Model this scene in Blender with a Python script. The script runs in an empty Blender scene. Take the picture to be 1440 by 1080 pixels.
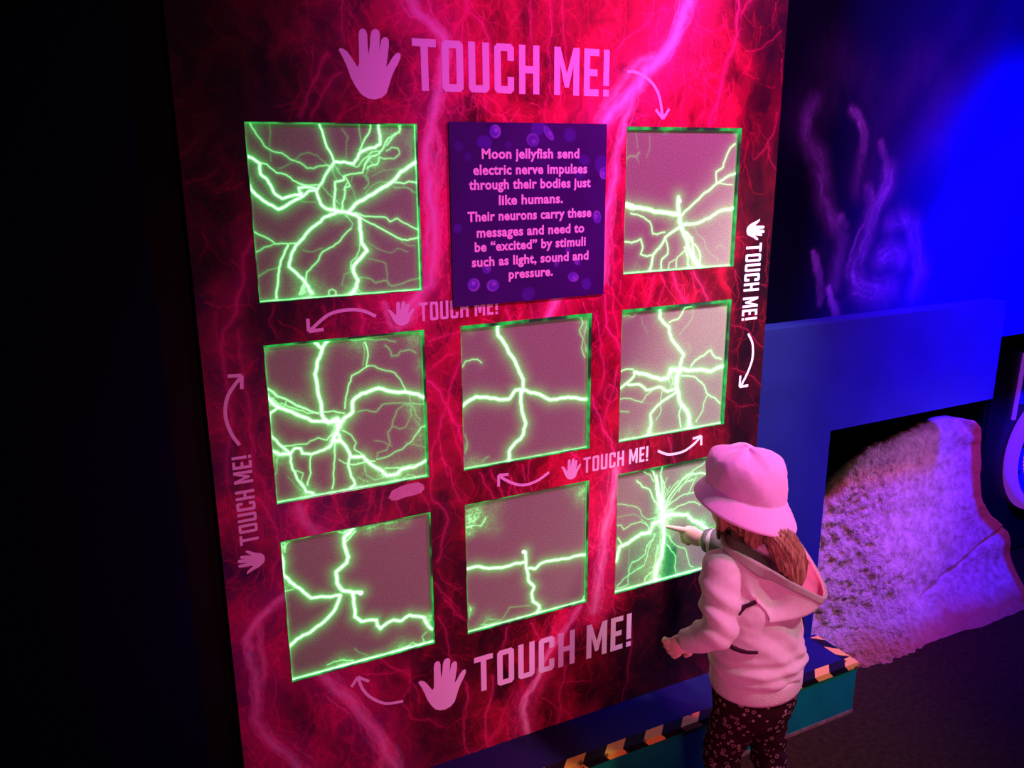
import bpy, bmesh, math, random
import numpy as np
from mathutils import Vector, Matrix, Quaternion

scene = bpy.context.scene
COL = scene.collection

# ------------------------------------------------------------------ camera
PANE = 1.0 / 3.0                 # side of one square plasma plate, in metres
TOP = 1.671                      # height of the top row's upper edge above the floor
cam_data = bpy.data.cameras.new('camera')
cam = bpy.data.objects.new('camera', cam_data)
COL.objects.link(cam)
cam_data.sensor_fit = 'HORIZONTAL'
cam_data.sensor_width = 36.0
cam_data.lens = 1174.46 / 1440.0 * 36.0
cam_data.clip_start = 0.05
cam_data.clip_end = 60
right = Vector((0.89492298, -0.44615811, -0.00746982))
up = Vector((0.1212958, 0.22712226, 0.96628299))
fwd = Vector((0.42941842, 0.86565491, -0.25737404))
cam.matrix_world = Matrix((
    (right.x, up.x, -fwd.x, -0.27378),
    (right.y, up.y, -fwd.y, -1.64008),
    (right.z, up.z, -fwd.z, TOP - 0.07405),
    (0, 0, 0, 1)))
scene.camera = cam

# ------------------------------------------------------------------ view, world
vs = scene.view_settings
vs.view_transform = 'Standard'
vs.look = 'None'
vs.gamma = 1.0
vs.use_curve_mapping = False
vs.exposure = 0.0
world = bpy.data.worlds.new('dark_hall')
scene.world = world
world.use_nodes = True
world.node_tree.nodes['Background'].inputs[0].default_value = (0.10, 0.10, 0.9, 1)
world.node_tree.nodes['Background'].inputs[1].default_value = 0.0025


# ------------------------------------------------------------------ lamps of the hall, with unseen added fills
def spot(name, loc, aim, col, watts, angle=60, blend=0.6, radius=0.08):
    d = bpy.data.lights.new(name, 'SPOT')
    d.color = col
    d.energy = watts
    d.spot_size = math.radians(angle)
    d.spot_blend = blend
    d.shadow_soft_size = radius
    o = bpy.data.objects.new(name, d)
    COL.objects.link(o)
    o.location = loc
    o.rotation_euler = (Vector(aim) - Vector(loc)).to_track_quat('-Z', 'Y').to_euler()
    return o


def area(name, loc, aim, col, watts, size):
    d = bpy.data.lights.new(name, 'AREA')
    d.color = col
    d.energy = watts
    d.size = size
    o = bpy.data.objects.new(name, d)
    COL.objects.link(o)
    o.location = loc
    o.rotation_euler = (Vector(aim) - Vector(loc)).to_track_quat('-Z', 'Y').to_euler()
    return o


spot('magenta_spot', (1.75, -1.15, 2.8), (1.30, 0.0, 1.50), (1.0, 0.065, 0.62), 300, 72, 1.0, 0.14)
spot('violet_wash', (0.60, -1.0, 2.8), (0.70, 0.0, 1.72), (0.90, 0.04, 0.95), 44, 60, 1.0, 0.12)
spot('floor_level_red_spot', (0.50, -1.6, 0.4), (0.72, 0.0, 0.98), (1.0, 0.13, 0.38), 52, 88, 1.0, 0.12)
spot('pale_pink_spot', (1.38, -0.7, 2.5), (1.19, 0.0, 1.08), (0.97, 0.92, 0.95), 250, 27, 1.0, 0.06)
spot('white_spot', (1.9, -1.9, 3.0), (1.25, -0.25, 0.55), (1.0, 0.86, 0.84), 160, 32, 1.0, 0.10)
spot('blue_spot', (2.50, -0.55, 2.05), (2.46, 0.05, 1.12), (0.015, 0.003, 1.0), 900, 96, 1.0, 0.10)
spot('indigo_mural_fill', (2.6, -1.0, 3.0), (2.12, 0.08, 2.0), (0.08, 0.01, 1.0), 125, 60, 1.0, 0.12)  # unseen wash added to bring up the indigo of the mural
spot('pink_rock_fill', (2.72, -0.78, 0.92), (1.84, 0.12, 0.40), (1.0, 0.42, 0.44), 34, 50, 1.0, 0.1)  # unseen spot added low down to brighten the rock in pink
spot('violet_rock_fill', (2.9, -1.3, 0.95), (2.20, 0.12, 0.56), (0.10, 0.01, 1.0), 200, 48, 1.0, 0.1)  # added out of sight to light the upper rock below the beam
spot('amber_spot', (3.0, -0.9, 1.4), (2.35, 0.15, 0.35), (1.0, 0.12, 0.06), 20, 44, 0.9, 0.08)
area('warm_fill', (0.6, -2.6, 1.9), (1.4, -0.1, 0.25), (1.0, 0.80, 0.66), 1.5, 0.8)  # unseen fill added to lift the dim floor and ledge


# ------------------------------------------------------------------ materials
def lin(r, g, b):
    f = lambda c: (c / 255 / 12.92) if c / 255 <= 0.04045 else ((c / 255 + 0.055) / 1.055) ** 2.4
    return (f(r), f(g), f(b), 1.0)


def material(name, col, rough=0.6, spec=0.3, noise=0.0, nscale=30.0, bump=0.0, bscale=80.0, sheen=0.0, emit=None, estr=0.0):
    m = bpy.data.materials.new(name)
    m.use_nodes = True
    nt = m.node_tree
    p = nt.nodes['Principled BSDF']
    p.inputs['Base Color'].default_value = (*col[:3], 1)
    p.inputs['Roughness'].default_value = rough
    p.inputs['Specular IOR Level'].default_value = spec
    if sheen:
        p.inputs['Sheen Weight'].default_value = sheen
    if emit:
        p.inputs['Emission Color'].default_value = (*emit[:3], 1)
        p.inputs['Emission Strength'].default_value = estr
    tc = nt.nodes.new('ShaderNodeTexCoord')
    if noise:
        n = nt.nodes.new('ShaderNodeTexNoise')
        n.inputs['Scale'].default_value = nscale
        n.inputs['Detail'].default_value = 5
        nt.links.new(tc.outputs['Object'], n.inputs['Vector'])
        mr = nt.nodes.new('ShaderNodeMapRange')
        mr.inputs[1].default_value = 0.25
        mr.inputs[2].default_value = 0.75
        mr.inputs[3].default_value = 1 - noise
        mr.inputs[4].default_value = 1 + noise
        nt.links.new(n.outputs['Fac'], mr.inputs[0])
        mx = nt.nodes.new('ShaderNodeMix')
        mx.data_type = 'RGBA'
        mx.blend_type = 'MULTIPLY'
        mx.inputs[0].default_value = 1.0
        mx.inputs[6].default_value = (*col[:3], 1)
        nt.links.new(mr.outputs[0], mx.inputs[7])
        nt.links.new(mx.outputs[2], p.inputs['Base Color'])
    if bump:
        n2 = nt.nodes.new('ShaderNodeTexNoise')
        n2.inputs['Scale'].default_value = bscale
        n2.inputs['Detail'].default_value = 6
        nt.links.new(tc.outputs['Object'], n2.inputs['Vector'])
        b = nt.nodes.new('ShaderNodeBump')
        b.inputs['Strength'].default_value = bump
        b.inputs['Distance'].default_value = 0.01
        nt.links.new(n2.outputs['Fac'], b.inputs['Height'])
        nt.links.new(b.outputs['Normal'], p.inputs['Normal'])
    return m


def attr_material(name, attr, rough=0.55, spec=0.25, coat=0.0):
    m = bpy.data.materials.new(name)
    m.use_nodes = True
    nt = m.node_tree
    p = nt.nodes['Principled BSDF']
    a = nt.nodes.new('ShaderNodeAttribute')
    a.attribute_name = attr
    nt.links.new(a.outputs['Color'], p.inputs['Base Color'])
    p.inputs['Roughness'].default_value = rough
    p.inputs['Specular IOR Level'].default_value = spec
    p.inputs['Coat Weight'].default_value = coat
    return m


# ------------------------------------------------------------------ object helpers
def link(name, me, mat=None, parent=None, smooth=False):
    o = bpy.data.objects.new(name, me)
    COL.objects.link(o)
    if mat is not None:
        me.materials.append(mat)
    if parent is not None:
        o.parent = parent
    if smooth:
        me.polygons.foreach_set('use_smooth', [True] * len(me.polygons))
    return o


def obj(name, bm, mat=None, parent=None, smooth=False):
    bmesh.ops.recalc_face_normals(bm, faces=bm.faces)
    me = bpy.data.meshes.new(name)
    bm.to_mesh(me)
    bm.free()
    return link(name, me, mat, parent, smooth)


def tag(o, label, cat, group=None):
    o['label'] = label
    o['category'] = cat
    if group:
        o['group'] = group
    return o


def thing(name, label, cat, loc=(0, 0, 0), rz=0.0, group=None):
    o = bpy.data.objects.new(name, None)
    COL.objects.link(o)
    o.location = loc
    o.rotation_euler = (0, 0, rz)
    o.empty_display_size = 0.05
    return tag(o, label, cat, group)


def struct(o):
    o['kind'] = 'structure'
    return o


def bx(bm, x0, x1, y0, y1, z0, z1):
    v = [bm.verts.new(p) for p in ((x0, y0, z0), (x1, y0, z0), (x1, y1, z0), (x0, y1, z0),
                                   (x0, y0, z1), (x1, y0, z1), (x1, y1, z1), (x0, y1, z1))]
    for f in ((0, 3, 2, 1), (4, 5, 6, 7), (0, 1, 5, 4), (1, 2, 6, 5), (2, 3, 7, 6), (3, 0, 4, 7)):
        bm.faces.new([v[i] for i in f])


def box(name, x0, x1, y0, y1, z0, z1, mat, parent=None, bevel=0.0):
    bm = bmesh.new()
    bx(bm, x0, x1, y0, y1, z0, z1)
    if bevel:
        bmesh.ops.bevel(bm, geom=bm.edges[:], offset=bevel, segments=2, affect='EDGES', profile=0.6)
    return obj(name, bm, mat, parent)


def grid_mesh(name, X, Y, Z, keep=None):
    """rows x cols arrays of coordinates -> one mesh; keep = boolean mask of cells"""
    r, c = X.shape
    co = np.stack([X, Y, Z], -1).reshape(-1, 3).astype(np.float32)
    idx = np.arange(r * c).reshape(r, c)
    q = np.stack([idx[:-1, :-1], idx[1:, :-1], idx[1:, 1:], idx[:-1, 1:]], -1)
    q = q[keep] if keep is not None else q.reshape(-1, 4)
    used = np.zeros(r * c, bool)
    used[q.ravel()] = True
    new = np.cumsum(used) - 1
    q = new[q].astype(np.int32)
    co = co[used]
    me = bpy.data.meshes.new(name)
    me.vertices.add(len(co))
    me.vertices.foreach_set('co', co.ravel())
    me.loops.add(q.size)
    me.loops.foreach_set('vertex_index', q.ravel())
    me.polygons.add(len(q))
    me.polygons.foreach_set('loop_start', np.arange(0, q.size, 4, dtype=np.int32))
    me.polygons.foreach_set('loop_total', np.full(len(q), 4, dtype=np.int32))
    me.update(calc_edges=True)
    me.validate()
    return me, used


def color_attr(me, name, rgb):
    a = me.color_attributes.new(name, 'FLOAT_COLOR', 'POINT')
    out = np.ones((len(me.vertices), 4), np.float32)
    out[:, :rgb.shape[1]] = rgb
    a.data.foreach_set('color', out.ravel())


# ------------------------------------------------------------------ 2-D drawing on a grid
def vnoise(x, y, seed):
    rs = np.random.RandomState(seed)
    n = 256
    t = rs.rand(n, n)
    xi = np.floor(x).astype(int)
    yi = np.floor(y).astype(int)
    fx = x - xi
    fy = y - yi
    fx = fx * fx * (3 - 2 * fx)
    fy = fy * fy * (3 - 2 * fy)
    a = t[yi % n, xi % n]
    b = t[yi % n, (xi + 1) % n]
    c = t[(yi + 1) % n, xi % n]
    d = t[(yi + 1) % n, (xi + 1) % n]
    return (a * (1 - fx) + b * fx) * (1 - fy) + (c * (1 - fx) + d * fx) * fy


def fbm(x, y, seed, octv=4):
    s = 0
    a = 0.5
    tot = 0
    for k in range(octv):
        s = s + a * vnoise(x * 2 ** k, y * 2 ** k, seed + k)
        tot += a
        a *= 0.55
    return s / tot


def parse(t):
    return [tuple(float(v) for v in q.split(',')) for q in t.split()]


def jagged(pts, rng, amp=0.09, levels=2):
    for _ in range(levels):
        out = [pts[0]]
        for (x0, y0), (x1, y1) in zip(pts, pts[1:]):
            L = math.hypot(x1 - x0, y1 - y0)
            k = rng.uniform(-amp, amp)
            out.append(((x0 + x1) / 2 - (y1 - y0) * k, (y0 + y1) / 2 + (x1 - x0) * k))
            out.append((x1, y1))
        pts = out
    return pts


def stroke(img, gx, gy, pts, sigma, level, reach=3.0, mode='max', taper=None):
    """draw a polyline into img (rows = gy, cols = gx, both regular) with a Gaussian profile"""
    dx = gx[1] - gx[0]
    dy = gy[1] - gy[0]
    pad = sigma * reach
    n = len(pts) - 1
    for k, ((x0, y0), (x1, y1)) in enumerate(zip(pts, pts[1:])):
        i0 = max(0, int((min(x0, x1) - pad - gx[0]) / dx))
        i1 = min(len(gx), int((max(x0, x1) + pad - gx[0]) / dx) + 2)
        j0 = max(0, int((min(y0, y1) - pad - gy[0]) / dy))
        j1 = min(len(gy), int((max(y0, y1) + pad - gy[0]) / dy) + 2)
        if i0 >= i1 or j0 >= j1:
            continue
        X = gx[i0:i1][None, :]
        Y = gy[j0:j1][:, None]
        vx, vy = x1 - x0, y1 - y0
        L2 = vx * vx + vy * vy + 1e-12
        t = np.clip(((X - x0) * vx + (Y - y0) * vy) / L2, 0, 1)
        d2 = (X - x0 - t * vx) ** 2 + (Y - y0 - t * vy) ** 2
        lv = level if taper is None else level * (1 - taper * (k + t) / n)
        v = lv * np.exp(-d2 / (sigma * sigma))
        w = img[j0:j1, i0:i1]
        np.maximum(w, v, out=w)


# ------------------------------------------------------------------ the hall itself
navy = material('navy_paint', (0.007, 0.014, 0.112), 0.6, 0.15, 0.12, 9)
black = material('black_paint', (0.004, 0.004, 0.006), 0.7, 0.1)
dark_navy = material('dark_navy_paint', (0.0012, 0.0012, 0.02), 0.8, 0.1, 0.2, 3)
carpet = material('dark_carpet', (0.034, 0.021, 0.005), 0.95, 0.02, 0.35, 60, 0.5, 300)

PX0, PX1 = -53 / 152 * PANE, 586 / 152 * PANE      # panel's left and right edge
LEDGE = 0.171
struct(box('floor', -3.0, 5.0, -4.0, 1.4, -0.1, 0.0, carpet))
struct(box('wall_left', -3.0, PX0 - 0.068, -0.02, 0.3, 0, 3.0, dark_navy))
struct(box('trim_1', PX0 - 0.068, PX0, 0.015, 0.3, 0, 3.0, black))
struct(box('wall_front', PX0, PX1 - 0.004, 0.024, 0.3, 0, 3.0, navy))
struct(box('wall_half', PX1 - 0.004, 1.575, 0.012, 0.10, 0, 1.158, navy))
struct(box('wall_beam', 1.575, 2.30, 0.012, 0.10, 0.836, 1.158, navy))
struct(box('wall_back', 1.30, 4.2, 1.2, 1.3, 0, 1.05, navy))

# painted wall above the half wall: jellyfish bells and trailing arms on deep blue
mural_mat = attr_material('mural_paint', 'paint', 0.85, 0.02)
mx = np.arange(1.27, 3.6, 0.006)
mz = np.arange(1.02, 2.9, 0.006)
MX, MZ = np.meshgrid(mx, mz)
wisp = np.zeros(MX.shape)
MURAL = [
    (0.020, 0.30, '1.473,1.74 1.451,1.695 1.46,1.655 1.51,1.6 1.531,1.537 1.55,1.471 1.604,1.403 1.624,1.377 1.615,1.319 1.61,1.25'),
    (0.010, 0.32, '1.52,1.56 1.54,1.50 1.585,1.43 1.622,1.385 1.618,1.34'),
    (0.014, 0.26, '1.455,1.70 1.452,1.66 1.475,1.61'),
    (0.010, 0.55, '1.619,1.725 1.652,1.698 1.673,1.666 1.674,1.621'),
    (0.016, 0.20, '1.674,1.621 1.665,1.567 1.665,1.507'),
    (0.008, 0.42, '1.744,1.642 1.765,1.60 1.784,1.566'),
    (0.018, 0.50, '1.784,1.566 1.785,1.524 1.74,1.458 1.725,1.398'),
    (0.024, 0.40, '1.725,1.398 1.698,1.331 1.678,1.289 1.71,1.244'),
    (0.030, 0.36, '1.71,1.244 1.80,1.214 1.837,1.224'),
    (0.008, 0.55, '1.682,1.275 1.688,1.255 1.70,1.245'),
    (0.022, 0.34, '1.808,1.413 1.856,1.428 1.904,1.409 1.918,1.363 1.943,1.309 1.97,1.262 1.948,1.205'),
    (0.028, 0.40, '1.787,1.318 1.82,1.332 1.874,1.313'),
    (0.006, 0.40, '1.519,1.348 1.542,1.29 1.567,1.217'),
    (0.007, 0.34, '1.53,1.33 1.55,1.27 1.56,1.20'),
    (0.008, 0.60, '1.588,1.242 1.605,1.198 1.628,1.169'),
    (0.010, 0.45, '1.62,1.19 1.628,1.165 1.624,1.14'),
    (0.014, 0.34, '1.708,1.518 1.733,1.466 1.72,1.43'),
    (0.010, 0.35, '1.608,1.44 1.618,1.42 1.632,1.413'),
    (0.05, 0.06, '1.45,1.70 1.54,1.84 1.66,1.80 1.71,1.70 1.70,1.55'),
    (0.05, 0.06, '1.76,1.75 1.86,1.86 1.97,1.80 1.96,1.66'),
    (0.06, 0.05, '1.60,1.32 1.66,1.22 1.75,1.19 1.92,1.19'),
]
rng = random.Random(4)
for w, lv, t in MURAL:
    path = parse(t)
    stroke(wisp, mx, mz, jagged(path, rng, 0.08, 2), w * 1.5, lv * 0.42, 2.4)
    for q in range(5 if w > 0.04 else 12):         # brushed as many thin threads
        ox, oz = rng.gauss(0, 0.55) * w, rng.gauss(0, 0.35) * w
        k0 = rng.randint(0, max(0, len(path) - 3))
        th = [(x + ox + rng.gauss(0, 0.25) * w, z + oz + rng.gauss(0, 0.25) * w) for x, z in path[k0:]]
        stroke(wisp, mx, mz, jagged(th, rng, 0.12, 2), 0.0045, lv * rng.uniform(0.3, 1.0) * (0.4 if w > 0.04 else 1.0), 2.6, taper=0.6)
n1 = fbm(MX * 9, MZ * 5, 5)
n2 = fbm(MX * 40, MZ * 16, 11)
n3 = fbm(MX * 90 + 30 * MZ, MZ * 26, 15)
wisp *= (0.1 + 0.9 * n2 + 0.8 * n3)
rays = np.zeros(MX.shape)  # light beams and the dark band beside them are painted into the wall colour
gap_ = np.zeros(MX.shape)
stroke(rays, mx, mz, [(2.9, 2.68), (2.28, 2.05), (1.74, 1.49)], 0.075, 0.55, 2.6, taper=0.8)
stroke(rays, mx, mz, [(2.7, 2.68), (2.10, 2.05), (1.62, 1.54)], 0.05, 0.25, 2.6, taper=0.9)
stroke(gap_, mx, mz, [(3.0, 2.45), (2.33, 1.80), (1.90, 1.42)], 0.085, 0.60, 2.6, taper=0.5)
deep = 0.02 + 0.98 * np.clip((MX - 1.48 + 0.10 * (1.6 - MZ)) / 0.85, 0, 1) ** 1.25
bg = deep * (1 - gap_) * (0.75 + 0.4 * n1) + rays * (0.4 + 0.6 * n1)
paint = np.stack([0.005 * bg + 0.03 * rays + wisp * 0.20, 0.003 * bg + wisp * 0.13, np.clip(bg * 0.26, 0, 0.30) + wisp * 0.45], -1)
paint = np.clip(paint, 0, 0.9)
me, used = grid_mesh('wall_mural', MX, np.full(MX.shape, 0.08), MZ)
color_attr(me, 'paint', paint.reshape(-1, 3)[used].astype(np.float32))
mural = link('wall_mural', me, mural_mat)
struct(mural)

# ------------------------------------------------------------------ ledge under the panel
ledge = thing('step_ledge', 'low blue and teal step ledge with hazard tape along its front edge', 'step', (0.9, 0, 0))
ledge.location = (0, 0, 0)
LX0, LX1, LY = -0.6, 1.589, -0.158
teal = material('teal_paint', (0.0, 0.20, 0.10), 0.5, 0.3, 0.15, 14)
box('step_top', LX0, LX1, LY, 0.011, LEDGE - 0.02, LEDGE, material('step_paint', (0.008, 0.008, 0.055), 0.6, 0.2, 0.2, 12), ledge, 0.002)
box('front_board', LX0, LX1 - 0.002, LY + 0.002, LY + 0.018, 0.012, LEDGE - 0.0205, teal, ledge)
box('end_board', LX1 - 0.02, LX1 - 0.002, LY + 0.019, 0.010, 0.0, LEDGE - 0.0205, teal, ledge)
box('kick_strip', LX0, LX1 - 0.002, LY + 0.0005, LY + 0.016, 0.0, 0.0115, material('worn_wood_strip', (0.22, 0.13, 0.06), 0.8, 0.1, 0.4, 40), ledge)

tape_mat = bpy.data.materials.new('hazard_tape')
tape_mat.use_nodes = True
nt = tape_mat.node_tree
p = nt.nodes['Principled BSDF']
p.inputs['Roughness'].default_value = 0.5
p.inputs['Specular IOR Level'].default_value = 0.2
at = nt.nodes.new('ShaderNodeAttribute')
at.attribute_name = 'stripe'
wear = nt.nodes.new('ShaderNodeTexNoise')
wear.inputs['Scale'].default_value = 28
wear.inputs['Detail'].default_value = 6
tcn = nt.nodes.new('ShaderNodeTexCoord')
nt.links.new(tcn.outputs['Object'], wear.inputs['Vector'])
fr = nt.nodes.new('ShaderNodeMath')
fr.operation = 'FRACT'
nt.links.new(at.outputs['Fac'], fr.inputs[0])
gt = nt.nodes.new('ShaderNodeMath')
gt.operation = 'GREATER_THAN'
gt.inputs[1].default_value = 0.47
nt.links.new(fr.outputs[0], gt.inputs[0])
wr = nt.nodes.new('ShaderNodeValToRGB')
wr.color_ramp.elements[0].position = 0.60
wr.color_ramp.elements[0].color = (0.85, 0.50, 0.06, 1)
wr.color_ramp.elements[1].position = 0.68
wr.color_ramp.elements[1].color = (0.10, 0.03, 0.015, 1)
nt.links.new(wear.outputs['Fac'], wr.inputs[0])
mxn = nt.nodes.new('ShaderNodeMix')
mxn.data_type = 'RGBA'
nt.links.new(gt.outputs[0], mxn.inputs[0])
nt.links.new(wr.outputs[0], mxn.inputs[6])
mxn.inputs[7].default_value = (0.006, 0.005, 0.006, 1)
nt.links.new(mxn.outputs[2], p.inputs['Base Color'])


def tape(name, quads):
    bm = bmesh.new()
    lay = bm.verts.layers.float.new('stripe')
    for corners in quads:
        vs_ = []
        for (pt, s) in corners:
            v = bm.verts.new(pt)
            v[lay] = s
            vs_.append(v)
        bm.faces.new(vs_)
    bmesh.ops.remove_doubles(bm, verts=bm.verts, dist=1e-5)
    o = obj(name, bm, tape_mat, ledge)
    return o


PER = 0.118
def s_of(x, across):       # stripes lean as the tape crosses the edge
    return (x + across) / PER
e = 0.0007
tw, tf = 0.030, 0.018
xa, xb = LX0, LX1
quads = []
N = 60
for i in range(N):
    x0 = xa + (xb - xa) * i / N
    x1 = xa + (xb - xa) * (i + 1) / N
    quads.append([((x0, LY - e, LEDGE + e), s_of(x0, 0)), ((x1, LY - e, LEDGE + e), s_of(x1, 0)),
                  ((x1, LY + tw, LEDGE + e), s_of(x1, -tw)), ((x0, LY + tw, LEDGE + e), s_of(x0, -tw))])
    quads.append([((x0, LY - e, LEDGE - tf), s_of(x0, -tf)), ((x1, LY - e, LEDGE - tf), s_of(x1, -tf)),
                  ((x1, LY - e, LEDGE + e), s_of(x1, 0)), ((x0, LY - e, LEDGE + e), s_of(x0, 0))])
tape('hazard_tape', quads)
quads = []
for i in range(10):
    y0 = LY + tw + (0.0 - LY - tw) * i / 10
    y1 = LY + tw + (0.0 - LY - tw) * (i + 1) / 10
    quads.append([((LX1 - tw, y0, LEDGE + e), (y0 * 1.0 - tw + 0.03) / 0.1), ((LX1 + e, y0, LEDGE + e), (y0 + 0.03) / 0.1),
                  ((LX1 + e, y1, LEDGE + e), (y1 + 0.03) / 0.1), ((LX1 - tw, y1, LEDGE + e), (y1 - tw + 0.03) / 0.1)])
tape('hazard_tape', quads)

# ------------------------------------------------------------------ fake rock in the opening
rock_mat = bpy.data.materials.new('rough_rock_paint')
rock_mat.use_nodes = True
nt = rock_mat.node_tree
p = nt.nodes['Principled BSDF']
p.inputs['Roughness'].default_value = 0.85
p.inputs['Specular IOR Level'].default_value = 0.12
ra = nt.nodes.new('ShaderNodeAttribute')
ra.attribute_name = 'rock'               # red channel: brown of the cut rim and warm light painted along the foot, green channel: coarseness of the render coat
rs = nt.nodes.new('ShaderNodeSeparateColor')
nt.links.new(ra.outputs['Color'], rs.inputs[0])
rtc = nt.nodes.new('ShaderNodeTexCoord')
rn = nt.nodes.new('ShaderNodeTexNoise')
rn.inputs['Scale'].default_value = 40
rn.inputs['Detail'].default_value = 6
rn.inputs['Roughness'].default_value = 0.65
nt.links.new(rtc.outputs['Object'], rn.inputs['Vector'])
rr = nt.nodes.new('ShaderNodeValToRGB')
rr.color_ramp.elements[0].position = 0.35
rr.color_ramp.elements[0].color = (0.27, 0.19, 0.11, 1)
rr.color_ramp.elements[1].position = 0.6
rr.color_ramp.elements[1].color = (0.44, 0.36, 0.19, 1)
nt.links.new(rn.outputs['Fac'], rr.inputs[0])
rm = nt.nodes.new('ShaderNodeMix')
rm.data_type = 'RGBA'
nt.links.new(rs.outputs[0], rm.inputs[0])
nt.links.new(rr.outputs[0], rm.inputs[6])
rm.inputs[7].default_value = (0.40, 0.13, 0.02, 1)
nt.links.new(rm.outputs[2], p.inputs['Base Color'])
rn2 = nt.nodes.new('ShaderNodeTexNoise')
rn2.inputs['Scale'].default_value = 75
rn2.inputs['Detail'].default_value = 5
rn2.inputs['Roughness'].default_value = 0.6
nt.links.new(rtc.outputs['Object'], rn2.inputs['Vector'])
rb = nt.nodes.new('ShaderNodeBump')
rb.inputs['Distance'].default_value = 0.02
nt.links.new(rn2.outputs['Fac'], rb.inputs['Height'])
nt.links.new(rs.outputs[1], rb.inputs['Strength'])
nt.links.new(rb.outputs['Normal'], p.inputs['Normal'])
OUT = [(1.60, -0.02), (1.60, 0.48), (1.70, 0.52), (1.779, 0.545), (1.802, 0.565), (1.84, 0.618), (1.883, 0.652), (1.92, 0.668), (2.012, 0.678), (2.077, 0.698), (2.162, 0.708), (2.268, 0.72), (2.36, 0.72), (2.442, 0.705),
       (2.49, 0.664), (2.494, 0.618), (2.492, 0.537), (2.500, 0.451), (2.522, 0.385), (2.570, 0.325), (2.635, 0.280), (2.675, 0.24), (2.672, 0.13), (2.672, 0.05), (2.67, -0.02)]
rx = np.arange(1.55, 2.74, 0.006)
rz = np.arange(-0.02, 0.79, 0.006)
RX, RZ = np.meshgrid(rx, rz)
inside = np.zeros(RX.shape, bool)
dist = np.full(RX.shape, 9.0)
px = np.array([q[0] for q in OUT])
pz = np.array([q[1] for q in OUT])
for k in range(len(OUT)):
    x0, z0 = OUT[k]
    x1, z1 = OUT[(k + 1) % len(OUT)]
    cond = ((z0 > RZ) != (z1 > RZ)) & (RX < (x1 - x0) * (RZ - z0) / (z1 - z0 + 1e-12) + x0)
    inside ^= cond
    if abs(z0 + 0.02) < 1e-6 and abs(z1 + 0.02) < 1e-6:
        continue
    if x0 == 1.60 and x1 == 1.60:
        continue
    L2 = (x1 - x0) ** 2 + (z1 - z0) ** 2
    t = np.clip(((RX - x0) * (x1 - x0) + (RZ - z0) * (z1 - z0)) / L2, 0, 1)
    dist = np.minimum(dist, np.hypot(RX - x0 - t * (x1 - x0), RZ - z0 - t * (z1 - z0)))
edge = np.clip(dist / (0.03 + 0.03 * np.clip((RX - 2.2) / 0.1, 0, 1)), 0, 1)
edge = np.maximum(edge, np.clip((RX - 2.38) / 0.05, 0, 1))      # sawn edge on the far side, not rounded
depth = 0.12 + 0.04 * np.clip((RZ - 0.2) / 0.4, 0, 1) + 0.07 * (1 - np.sqrt(np.clip(1 - (1 - edge) ** 2, 0, 1)))
coarse = 0.15 + 0.85 * np.clip((2.12 - RX + 0.25 * (fbm(RX * 6, RZ * 6, 77) - 0.5)) / 0.22, 0, 1)
foot = np.clip((0.16 - RZ) / 0.18, 0, 1)
depth = depth - 0.10 * foot ** 1.3 * np.clip((RX - 1.58) / 0.08, 0, 1) - 0.05 * np.clip((0.5 - RZ) / 0.5, 0, 1)
depth = depth + 0.05 * (fbm(RX * 5, RZ * 5, 21) - 0.5) + coarse * 0.030 * (fbm(RX * 30 + 3 * RZ, RZ * 34 - 5 * RX, 31, 3) - 0.5) + coarse * 0.022 * (fbm(RX * 66 + 9 * RZ, RZ * 66 - 11 * RX, 35, 2) - 0.5)
ridge_line = np.abs(RZ - (0.10 + 0.30 * (RX - 2.1)))
depth = depth + 0.02 * np.exp(-(ridge_line / 0.008) ** 2) * np.clip((RX - 2.12) / 0.1, 0, 1)
cell = inside[:-1, :-1] & inside[1:, :-1] & inside[1:, 1:] & inside[:-1, 1:]
# a closed shell: the front, and a back 0.3 m behind it
rim_brown_warm_foot = np.clip((0.050 - dist) / 0.012, 0, 1) * np.clip((RX - 2.40) / 0.05, 0, 1) + np.clip((0.10 + 0.10 * (fbm(RX * 8, RZ * 8, 81) - 0.5) - RZ) / 0.07, 0, 1) * 0.8
bmr = bmesh.new()
me, used = grid_mesh('rock_front', RX, depth, RZ, cell)
color_attr(me, 'rock', np.stack([np.clip(rim_brown_warm_foot, 0, 1), 0.15 + 0.85 * coarse, 0 * rim_brown_warm_foot], -1).reshape(-1, 3)[used].astype(np.float32))
bmr.from_mesh(me)
bpy.data.meshes.remove(me)
border = [ed for ed in bmr.edges if len(ed.link_faces) == 1]
bverts = {}
for ed in border:
    a, c = ed.verts
    bverts.setdefault(a, []).append(c)
    bverts.setdefault(c, []).append(a)
for _ in range(8):                       # even out the outline
    new_co = {v: (v.co * 2 + sum((n_.co for n_ in nb), Vector()) / len(nb) * 2) / 4 for v, nb in bverts.items()}
    for v, q in new_co.items():
        v.co = q
ext = bmesh.ops.extrude_edge_only(bmr, edges=border)
for v in [g for g in ext['geom'] if isinstance(g, bmesh.types.BMVert)]:
    v.co.y = 0.285
    if v.co.z > 0.4:
        v.co.z -= 0.11
rock = obj('rock_formation', bmr, rock_mat, None, True)
tag(rock, 'rough sculpted rock face lit violet under the blue half wall', 'rock')


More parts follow.
